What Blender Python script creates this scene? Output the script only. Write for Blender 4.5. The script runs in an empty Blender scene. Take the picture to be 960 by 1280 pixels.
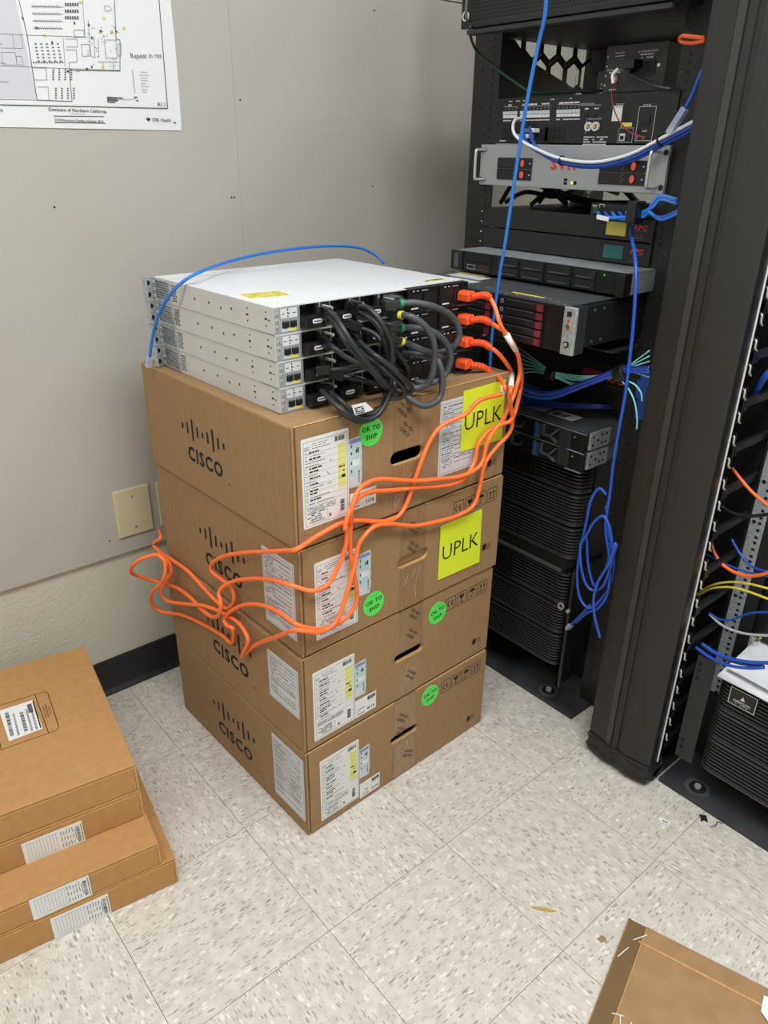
import bpy, bmesh, math, random
from mathutils import Matrix, Vector
C = bpy.context.scene
COL = C.collection
PI = math.pi

# ---------------------------------------------------------------- camera
cam_d = bpy.data.cameras.new('camera'); cam = bpy.data.objects.new('camera', cam_d); COL.objects.link(cam)
YAW, PIT, ROL = 0.863098, 0.448869, 0.013491
fw = Vector((math.cos(YAW)*math.cos(PIT), math.sin(YAW)*math.cos(PIT), -math.sin(PIT)))
rt = fw.cross(Vector((0, 0, 1))).normalized(); up = rt.cross(fw)
r2 = rt*math.cos(ROL) + up*math.sin(ROL); u2 = -rt*math.sin(ROL) + up*math.cos(ROL)
cam.matrix_world = Matrix(((r2.x, u2.x, -fw.x, -0.5324), (r2.y, u2.y, -fw.y, -0.7630), (r2.z, u2.z, -fw.z, 1.3156), (0, 0, 0, 1)))
cam_d.sensor_fit = 'VERTICAL'; cam_d.sensor_height = 36.0; cam_d.lens = 940.07/1280*36.0
cam_d.clip_start = 0.02
C.camera = cam
# ---------------------------------------------------------------- world, lights, exposure
w = bpy.data.worlds.new('world'); C.world = w; w.use_nodes = True
w.node_tree.nodes['Background'].inputs[0].default_value = (0.9, 0.95, 1, 1); w.node_tree.nodes['Background'].inputs[1].default_value = 0.3
def area(name, loc, sx, sy, power, col=(.90, .95, 1)):
    l = bpy.data.lights.new(name, 'AREA'); l.shape = 'RECTANGLE'; l.size = sx; l.size_y = sy; l.energy = power; l.color = col
    o = bpy.data.objects.new(name, l); o.location = loc; COL.objects.link(o); return o
LIGHTS = [(0.0, -0.75, 33), (1.45, -0.95, 24), (-1.25, -0.35, 21), (0.4, -2.4, 10)]
for lx, ly, lp in LIGHTS: area('panel_light', (lx, ly, 2.665), 1.15, .55, lp)
vs = C.view_settings
vs.view_transform = 'Standard'; vs.look = 'None'; vs.gamma = 1; vs.use_curve_mapping = False; vs.exposure = 0.08

# ---------------------------------------------------------------- materials
def lin(c): return tuple((x/12.92 if x <= .04045 else ((x+.055)/1.055)**2.4) for x in [v/255 for v in c])
def mat(name, rgb, rough=.5, metal=0., noise=0., nscale=40., bump=0., bscale=200., spec=.5, emit=0., alpha=1., stretch=(1, 1, 1), coat=0.):
    m = bpy.data.materials.new(name); m.use_nodes = True; nt = m.node_tree; N = nt.nodes; L = nt.links
    b = N['Principled BSDF']; c = lin(rgb)
    b.inputs['Base Color'].default_value = (*c, 1); b.inputs['Roughness'].default_value = rough; b.inputs['Metallic'].default_value = metal
    b.inputs['Specular IOR Level'].default_value = spec; b.inputs['Coat Weight'].default_value = coat
    if alpha < 1: b.inputs['Alpha'].default_value = alpha
    if emit: b.inputs['Emission Color'].default_value = (*c, 1); b.inputs['Emission Strength'].default_value = emit
    if noise or bump:
        tc = N.new('ShaderNodeTexCoord'); mp = N.new('ShaderNodeMapping'); mp.inputs['Scale'].default_value = stretch
        L.new(tc.outputs['Object'], mp.inputs['Vector'])
    if noise:
        n = N.new('ShaderNodeTexNoise'); n.inputs['Scale'].default_value = nscale; n.inputs['Detail'].default_value = 4
        L.new(mp.outputs[0], n.inputs['Vector'])
        r = N.new('ShaderNodeValToRGB'); r.color_ramp.elements[0].position = .3; r.color_ramp.elements[1].position = .7
        r.color_ramp.elements[0].color = (*[x*(1-noise) for x in c], 1); r.color_ramp.elements[1].color = (*[min(1, x*(1+noise)) for x in c], 1)
        L.new(n.outputs['Fac'], r.inputs[0]); L.new(r.outputs[0], b.inputs['Base Color'])
    if bump:
        n2 = N.new('ShaderNodeTexNoise'); n2.inputs['Scale'].default_value = bscale; n2.inputs['Detail'].default_value = 3
        L.new(mp.outputs[0], n2.inputs['Vector'])
        bp_ = N.new('ShaderNodeBump'); bp_.inputs['Strength'].default_value = bump; bp_.inputs['Distance'].default_value = .002
        L.new(n2.outputs['Fac'], bp_.inputs['Height']); L.new(bp_.outputs[0], b.inputs['Normal'])
    return m
M = {}
M['card'] = mat('cardboard', (155, 123, 88), .78, noise=.07, nscale=90, bump=.12, bscale=260, stretch=(1, 1, .35), spec=.25)
M['card2'] = mat('cardboard_warm', (180, 136, 86), .78, noise=.06, nscale=60, bump=.1, bscale=240, spec=.25)
M['card3'] = mat('cardboard_dull', (160, 126, 90), .85, noise=.10, nscale=26, bump=.15, bscale=160, spec=.2)
M['cardedge'] = mat('cardboard_edge', (196, 152, 100), .9, noise=.2, nscale=300)
M['tape'] = mat('packing_tape', (150, 118, 84), .22, noise=.10, nscale=50, bump=.25, bscale=60, stretch=(3, 3, .6), spec=.6)
M['clear'] = mat('clear_tape', (150, 120, 84), .25, alpha=.45)
M['ink'] = mat('printed_ink', (20, 17, 17), .7)
M['ink2'] = mat('printed_ink_grey', (92, 92, 98), .7)
M['paper'] = mat('label_paper', (226, 226, 226), .6)
M['paper2'] = mat('label_paper_grey', (206, 208, 212), .55)
M['white'] = mat('white_paper', (228, 229, 231), .7)
M['yel'] = mat('pale_yellow_print', (222, 220, 128), .6)
M['neon'] = mat('fluorescent_yellow_paper', (222, 236, 48), .6)
M['green'] = mat('fluorescent_green_sticker', (92, 226, 92), .5)
M['purple'] = mat('purple_print', (140, 134, 190), .4)
M['teal'] = mat('teal_print', (186, 208, 210), .35)
M['pink'] = mat('pink_print', (220, 160, 170), .5)
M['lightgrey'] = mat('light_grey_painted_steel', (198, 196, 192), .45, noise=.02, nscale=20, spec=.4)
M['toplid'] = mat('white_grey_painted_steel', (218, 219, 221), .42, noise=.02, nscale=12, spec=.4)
M['galv'] = mat('galvanised_steel', (184, 190, 194), .38, .5, noise=.22, nscale=160)
M['galvd'] = mat('dark_galvanised_steel', (108, 111, 112), .38, .6, noise=.14, nscale=60)
M['steel'] = mat('bright_steel', (210, 209, 205), .28, .55)
M['modgrey'] = mat('module_grey', (170, 172, 176), .45, .3)
M['black'] = mat('black_powder_coat', (25, 25, 26), .45, noise=.12, nscale=8, bump=.05, bscale=900)
M['black2'] = mat('black_plastic', (18, 18, 19), .38)
M['blackg'] = mat('black_glossy_plastic', (26, 26, 28), .28)
M['dark'] = mat('unlit_black', (9, 9, 10), .7)
M['chargrey'] = mat('charcoal_plastic', (38, 38, 39), .5)
M['door'] = mat('charcoal_brushed_panel', (42, 40, 39), .5, noise=.05, nscale=3, spec=.4)
M['doorl'] = mat('charcoal_panel_light_band', (55, 55, 53), .5)
M['dust'] = mat('dusty_black_metal', (52, 52, 55), .65, noise=.6, nscale=7, bump=.1, bscale=300)
M['rubber'] = mat('black_rubber', (27, 27, 29), .5, noise=.35, nscale=10)
M['cable_k'] = mat('black_cable', (40, 42, 44), .42, bump=.1, bscale=500)
M['cable_g'] = mat('charcoal_thick_cable', (72, 76, 80), .45, bump=.2, bscale=700)
M['cable_o'] = mat('orange_cable', (255, 120, 58), .36)
M['plug_o'] = mat('orange_plug', (238, 88, 40), .4)
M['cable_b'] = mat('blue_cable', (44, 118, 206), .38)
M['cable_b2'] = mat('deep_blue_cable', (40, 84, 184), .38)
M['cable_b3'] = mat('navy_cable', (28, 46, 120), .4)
M['cable_w'] = mat('white_cable', (226, 228, 232), .4)
M['cable_t'] = mat('aqua_fibre', (130, 205, 205), .4)
M['cable_dg'] = mat('dark_green_cable', (22, 66, 58), .4)
M['cable_y'] = mat('yellow_cable', (226, 214, 70), .4)
M['cable_r'] = mat('red_wire', (150, 52, 56), .4)
M['cable_lg'] = mat('light_grey_cable', (188, 190, 190), .4)
M['vel_o'] = mat('orange_velcro', (232, 100, 52), .8, bump=.4, bscale=800)
M['redp'] = mat('red_print', (214, 56, 58), .5)
M['redd'] = mat('dark_red_tab', (120, 38, 52), .4)
M['orangep'] = mat('orange_red_plastic', (232, 98, 70), .4)
M['yst'] = mat('yellow_sticker', (222, 208, 92), .5)
M['tst'] = mat('teal_sticker', (36, 100, 98), .45)
M['gled'] = mat('green_led', (70, 190, 90), .4, emit=.35)
M['gledm'] = mat('green_led_bright', (140, 255, 90), .4, emit=1.3)
M['bled'] = mat('blue_led', (120, 150, 255), .4, emit=.8)
M['gring'] = mat('green_ring', (38, 128, 88), .5)
M['yring'] = mat('yellow_ring', (226, 208, 66), .5)
M['svr'] = mat('silver_bezel', (168, 170, 172), .42, .35)
M['plate'] = mat('ivory_plastic', (206, 196, 160), .4)
M['clearp'] = mat('clear_plastic', (200, 215, 235), .15, alpha=.45)
M['bluep'] = mat('blue_plastic', (36, 84, 170), .45)
M['wood'] = mat('wood_splinter', (190, 156, 96), .7, noise=.15, nscale=200)
M['rib'] = mat('louvre_plastic', (50, 50, 52), .38)
M['hexgrey'] = mat('dark_grey_frame', (50, 51, 53), .5)
M['gold'] = mat('gold_metal', (200, 160, 110), .3, .8)
M['white_e'] = mat('white_plastic_trim', (235, 234, 230), .5)

def wall_paint(name, rgb, scale, strength):
    m = mat(name, rgb, .6, noise=.035, nscale=2.5, bump=strength, bscale=scale); return m
M['wall'] = wall_paint('orange_peel_paint', (200, 196, 180), 120, .9)
M['board'] = wall_paint('grey_painted_plywood', (181, 177, 170), 220, .15)
M['ceil'] = mat('ceiling_tile', (225, 225, 220), .9, bump=.3, bscale=200)
M['fix'] = mat('light_diffuser', (255, 252, 244), .5, emit=2.2)

def floor_mat():
    m = bpy.data.materials.new('vinyl_composition_tile'); m.use_nodes = True; nt = m.node_tree; N = nt.nodes; L = nt.links
    b = N['Principled BSDF']; b.inputs['Roughness'].default_value = .34
    tc = N.new('ShaderNodeTexCoord'); oi = N.new('ShaderNodeObjectInfo')
    off = N.new('ShaderNodeVectorMath'); off.operation = 'MULTIPLY_ADD'
    L.new(oi.outputs['Random'], off.inputs[0]); off.inputs[1].default_value = (13.7, 7.3, 3.1); L.new(tc.outputs['Object'], off.inputs[2])
    col = None
    base = N.new('ShaderNodeTexNoise'); base.inputs['Scale'].default_value = 45; base.inputs['Detail'].default_value = 5; L.new(off.outputs[0], base.inputs['Vector'])
    r = N.new('ShaderNodeValToRGB'); r.color_ramp.elements[0].position = .35; r.color_ramp.elements[1].position = .65
    r.color_ramp.elements[0].color = (*lin((198, 191, 180)), 1); r.color_ramp.elements[1].color = (*lin((214, 208, 198)), 1)
    L.new(base.outputs['Fac'], r.inputs[0]); col = r.outputs[0]
    for sc, th, rgb, sy in ((58, .022, (236, 232, 224), 2.6), (70, .03, (160, 150, 136), 3.4), (64, .016, (112, 100, 88), 4.0), (110, .03, (178, 170, 158), 3.0)):
        mp = N.new('ShaderNodeMapping'); mp.inputs['Scale'].default_value = (sc, sc*sy, sc); mp.inputs['Rotation'].default_value = (0, 0, sc*.003)
        L.new(off.outputs[0], mp.inputs['Vector'])
        wn = N.new('ShaderNodeTexNoise'); wn.inputs['Scale'].default_value = .35; L.new(mp.outputs[0], wn.inputs['Vector'])
        ad = N.new('ShaderNodeVectorMath'); ad.operation = 'MULTIPLY_ADD'; L.new(wn.outputs['Color'], ad.inputs[0]); ad.inputs[1].default_value = (1.6, 1.6, 0); L.new(mp.outputs[0], ad.inputs[2])
        v = N.new('ShaderNodeTexVoronoi'); v.feature = 'F1'; v.voronoi_dimensions = '2D'; v.inputs['Scale'].default_value = 1; L.new(ad.outputs[0], v.inputs['Vector'])
        sep = N.new('ShaderNodeSeparateColor'); L.new(v.outputs['Color'], sep.inputs[0])
        lt = N.new('ShaderNodeMath'); lt.operation = 'LESS_THAN'; L.new(sep.outputs[0], lt.inputs[0]); lt.inputs[1].default_value = th*5
        ld = N.new('ShaderNodeMath'); ld.operation = 'LESS_THAN'; L.new(v.outputs['Distance'], ld.inputs[0]); ld.inputs[1].default_value = .36
        mu = N.new('ShaderNodeMath'); mu.operation = 'MULTIPLY'; L.new(lt.outputs[0], mu.inputs[0]); L.new(ld.outputs[0], mu.inputs[1])
        mm = N.new('ShaderNodeMath'); mm.operation = 'MULTIPLY'; L.new(mu.outputs[0], mm.inputs[0]); mm.inputs[1].default_value = .6
        mx = N.new('ShaderNodeMix'); mx.data_type = 'RGBA'; L.new(mm.outputs[0], mx.inputs[0]); L.new(col, mx.inputs[6]); mx.inputs[7].default_value = (*lin(rgb), 1)
        col = mx.outputs[2]
    L.new(col, b.inputs['Base Color'])
    bn = N.new('ShaderNodeTexNoise'); bn.inputs['Scale'].default_value = 60; L.new(tc.outputs['Object'], bn.inputs['Vector'])
    bu = N.new('ShaderNodeBump'); bu.inputs['Strength'].default_value = .06; bu.inputs['Distance'].default_value = .002; L.new(bn.outputs['Fac'], bu.inputs['Height']); L.new(bu.outputs[0], b.inputs['Normal'])
    return m
M['vct'] = floor_mat()
M['grout'] = mat('tile_joint', (120, 108, 92), .8)

# ---------------------------------------------------------------- mesh helpers
_text_cache = {}
def text_geo(s, bold=0.):
    k = (s, bold)
    if k not in _text_cache:
        cu = bpy.data.curves.new('t', 'FONT'); cu.body = s; cu.size = 1; cu.offset = bold; cu.resolution_u = 2; cu.space_character = 1+max(0, bold)*5; cu.align_x = 'CENTER'; cu.fill_mode = 'FRONT'
        o = bpy.data.objects.new('t', cu); COL.objects.link(o)
        me = bpy.data.meshes.new_from_object(o.evaluated_get(bpy.context.evaluated_depsgraph_get()))
        vs_ = [tuple(v.co[:2]) for v in me.vertices]; fs_ = [tuple(p.vertices) for p in me.polygons]
        bpy.data.objects.remove(o); bpy.data.curves.remove(cu); bpy.data.meshes.remove(me)
        if vs_:
            xs = [v[0] for v in vs_]; ys = [v[1] for v in vs_]; cx = (min(xs)+max(xs))/2; cy = (min(ys)+max(ys))/2
            wd = max(xs)-min(xs); ht = max(ys)-min(ys)
            vs_ = [(v[0]-cx, v[1]-cy) for v in vs_]
        _text_cache[k] = (vs_, fs_, wd, ht)
    return _text_cache[k]

def frame(o, U, V):
    U = Vector(U); V = Vector(V); W = U.cross(V)
    return Matrix(((U.x, V.x, W.x, o[0]), (U.y, V.y, W.y, o[1]), (U.z, V.z, W.z, o[2]), (0, 0, 0, 1)))
FRONT = frame((0, 0, 0), (1, 0, 0), (0, 0, 1))          # u = x, v = z, outward = -y
SIDE = frame((0, 0, 0), (0, -1, 0), (0, 0, 1))          # u = -y, v = z, outward = -x
TOP = frame((0, 0, 0), (1, 0, 0), (0, 1, 0))
I4 = Matrix.Identity(4)

def smooth_path(P, n=5):
    P = [Vector(p) for p in P]
    if len(P) < 3: return P
    out = []
    for i in range(len(P)-1):
        p0 = P[i-1] if i else P[0]*2-P[1]; p1 = P[i]; p2 = P[i+1]; p3 = P[i+2] if i+2 < len(P) else P[-1]*2-P[-2]
        for k in range(n):
            t = k/n; t2 = t*t; t3 = t2*t
            out.append(.5*((2*p1)+(-p0+p2)*t+(2*p0-5*p1+4*p2-p3)*t2+(-p0+3*p1-3*p2+p3)*t3))
    out.append(P[-1])
    return out

class MB:
    def __init__(s, fr=None): s.v = []; s.f = []; s.mi = []; s.mats = []; s.fr = fr or I4
    def mat(s, m):
        m = M[m] if isinstance(m, str) else m
        if m not in s.mats: s.mats.append(m)
        return s.mats.index(m)
    def add(s, vs_, fs_, m, fr=None):
        fr = s.fr if fr is None else fr; b = len(s.v); k = s.mat(m)
        s.v += [tuple(fr @ Vector(p)) for p in vs_]
        for f in fs_: s.f.append(tuple(b+i for i in f)); s.mi.append(k)
        return s
    def box(s, x0, x1, y0, y1, z0, z1, m, fr=None):
        return s.add([(x0, y0, z0), (x1, y0, z0), (x1, y1, z0), (x0, y1, z0), (x0, y0, z1), (x1, y0, z1), (x1, y1, z1), (x0, y1, z1)],
                     [(0, 3, 2, 1), (4, 5, 6, 7), (0, 1, 5, 4), (1, 2, 6, 5), (2, 3, 7, 6), (3, 0, 4, 7)], m, fr)
    def rect(s, u0, u1, v0, v1, w_, m, fr=None):      # flat printed patch
        return s.add([(u0, v0, w_), (u1, v0, w_), (u1, v1, w_), (u0, v1, w_)], [(0, 1, 2, 3)], m, fr)
    def poly(s, pts, w0, w1, m, fr=None):             # prism
        n = len(pts)
        return s.add([(*p, w0) for p in pts]+[(*p, w1) for p in pts], [tuple(range(n))[::-1], tuple(range(n, 2*n))]+[(i, (i+1) % n, n+(i+1) % n, n+i) for i in range(n)], m, fr)
    def disc(s, u, v, r, w0, w1, m, n=16, fr=None, sx=1., ph=0.):
        return s.poly([(u+r*sx*math.cos(ph+2*PI*i/n), v+r*math.sin(ph+2*PI*i/n)) for i in range(n)], w0, w1, m, fr)
    def ring(s, u, v, r, ri, w0, w1, m, n=20, fr=None):
        P = []
        for (a, b_) in ((r, w0), (r, w1), (ri, w1), (ri, w0)): P += [(u+a*math.cos(2*PI*i/n), v+a*math.sin(2*PI*i/n), b_) for i in range(n)]
        F = [(q*n+i, q*n+(i+1) % n, ((q+1) % 4)*n+(i+1) % n, ((q+1) % 4)*n+i) for q in range(4) for i in range(n)]
        return s.add(P, F, m, fr)
    def line(s, u0, v0, u1, v1, t, w_, m, fr=None):
        d = Vector((u1-u0, v1-v0)); l = d.length or 1; nx, ny = -d.y/l*t/2, d.x/l*t/2
        return s.add([(u0-nx, v0-ny, w_), (u1-nx, v1-ny, w_), (u1+nx, v1+ny, w_), (u0+nx, v0+ny, w_)], [(0, 1, 2, 3)], m, fr)
    def frame_rect(s, u0, u1, v0, v1, t, w_, m, fr=None):
        for a in ((u0, u1, v0, v0+t), (u0, u1, v1-t, v1), (u0, u0+t, v0+t, v1-t), (u1-t, u1, v0+t, v1-t)): s.rect(*a, w_, m, fr)
        return s
    def text(s, st, u, v, h, w_, m, fr=None, bold=0., rot=0., squash=1., align='c', depth=0):
        vs_, fs_, wd, ht = text_geo(st, bold)
        k = h/max(ht, .01)
        if align == 'l': u = u+wd*k*squash/2
        c, n = math.cos(rot), math.sin(rot)
        return s.add([(u+(x*c*squash-y*n)*k, v+(x*n*squash+y*c)*k, w_) for x, y in vs_], fs_, m, fr)
    def tube(s, P, r, m, seg=8, fr=None, cap=True, rf=None, sm=5):
        P = smooth_path(P, sm) if sm else [Vector(p) for p in P]
        T = (P[1]-P[0]).normalized(); a = Vector((0, 0, 1)) if abs(T.z) < .9 else Vector((1, 0, 0)); nrm = T.cross(a).normalized()
        V_ = []; n = len(P)
        for i, p in enumerate(P):
            t = (P[min(i+1, n-1)]-P[max(i-1, 0)]).normalized()
            nrm = (nrm-t*nrm.dot(t)).normalized(); bn = t.cross(nrm)
            rr = r*(rf(i/(n-1)) if rf else 1)
            V_ += [tuple(p+nrm*rr*math.cos(2*PI*k/seg)+bn*rr*math.sin(2*PI*k/seg)) for k in range(seg)]
        F = [(i*seg+k, i*seg+(k+1) % seg, (i+1)*seg+(k+1) % seg, (i+1)*seg+k) for i in range(n-1) for k in range(seg)]
        if cap: F += [tuple(range(seg))[::-1], tuple(range((n-1)*seg, n*seg))]
        return s.add(V_, F, m, fr)
    def build(s, name, parent=None, smooth=False, bevel=0., seg=2, kind=None, label=None):
        me = bpy.data.meshes.new(name); me.from_pydata(s.v, [], s.f)
        for m in s.mats: me.materials.append(m)
        me.polygons.foreach_set('material_index', s.mi)
        if smooth: me.polygons.foreach_set('use_smooth', [True]*len(s.f))
        me.update()
        o = bpy.data.objects.new(name, me); COL.objects.link(o)
        if parent: o.parent = parent
        if bevel:
            b = o.modifiers.new('bevel', 'BEVEL'); b.width = bevel; b.segments = seg; b.limit_method = 'ANGLE'; b.angle_limit = math.radians(40)
        if kind: o['kind'] = kind
        if label: o['label'] = label
        return o

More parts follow.
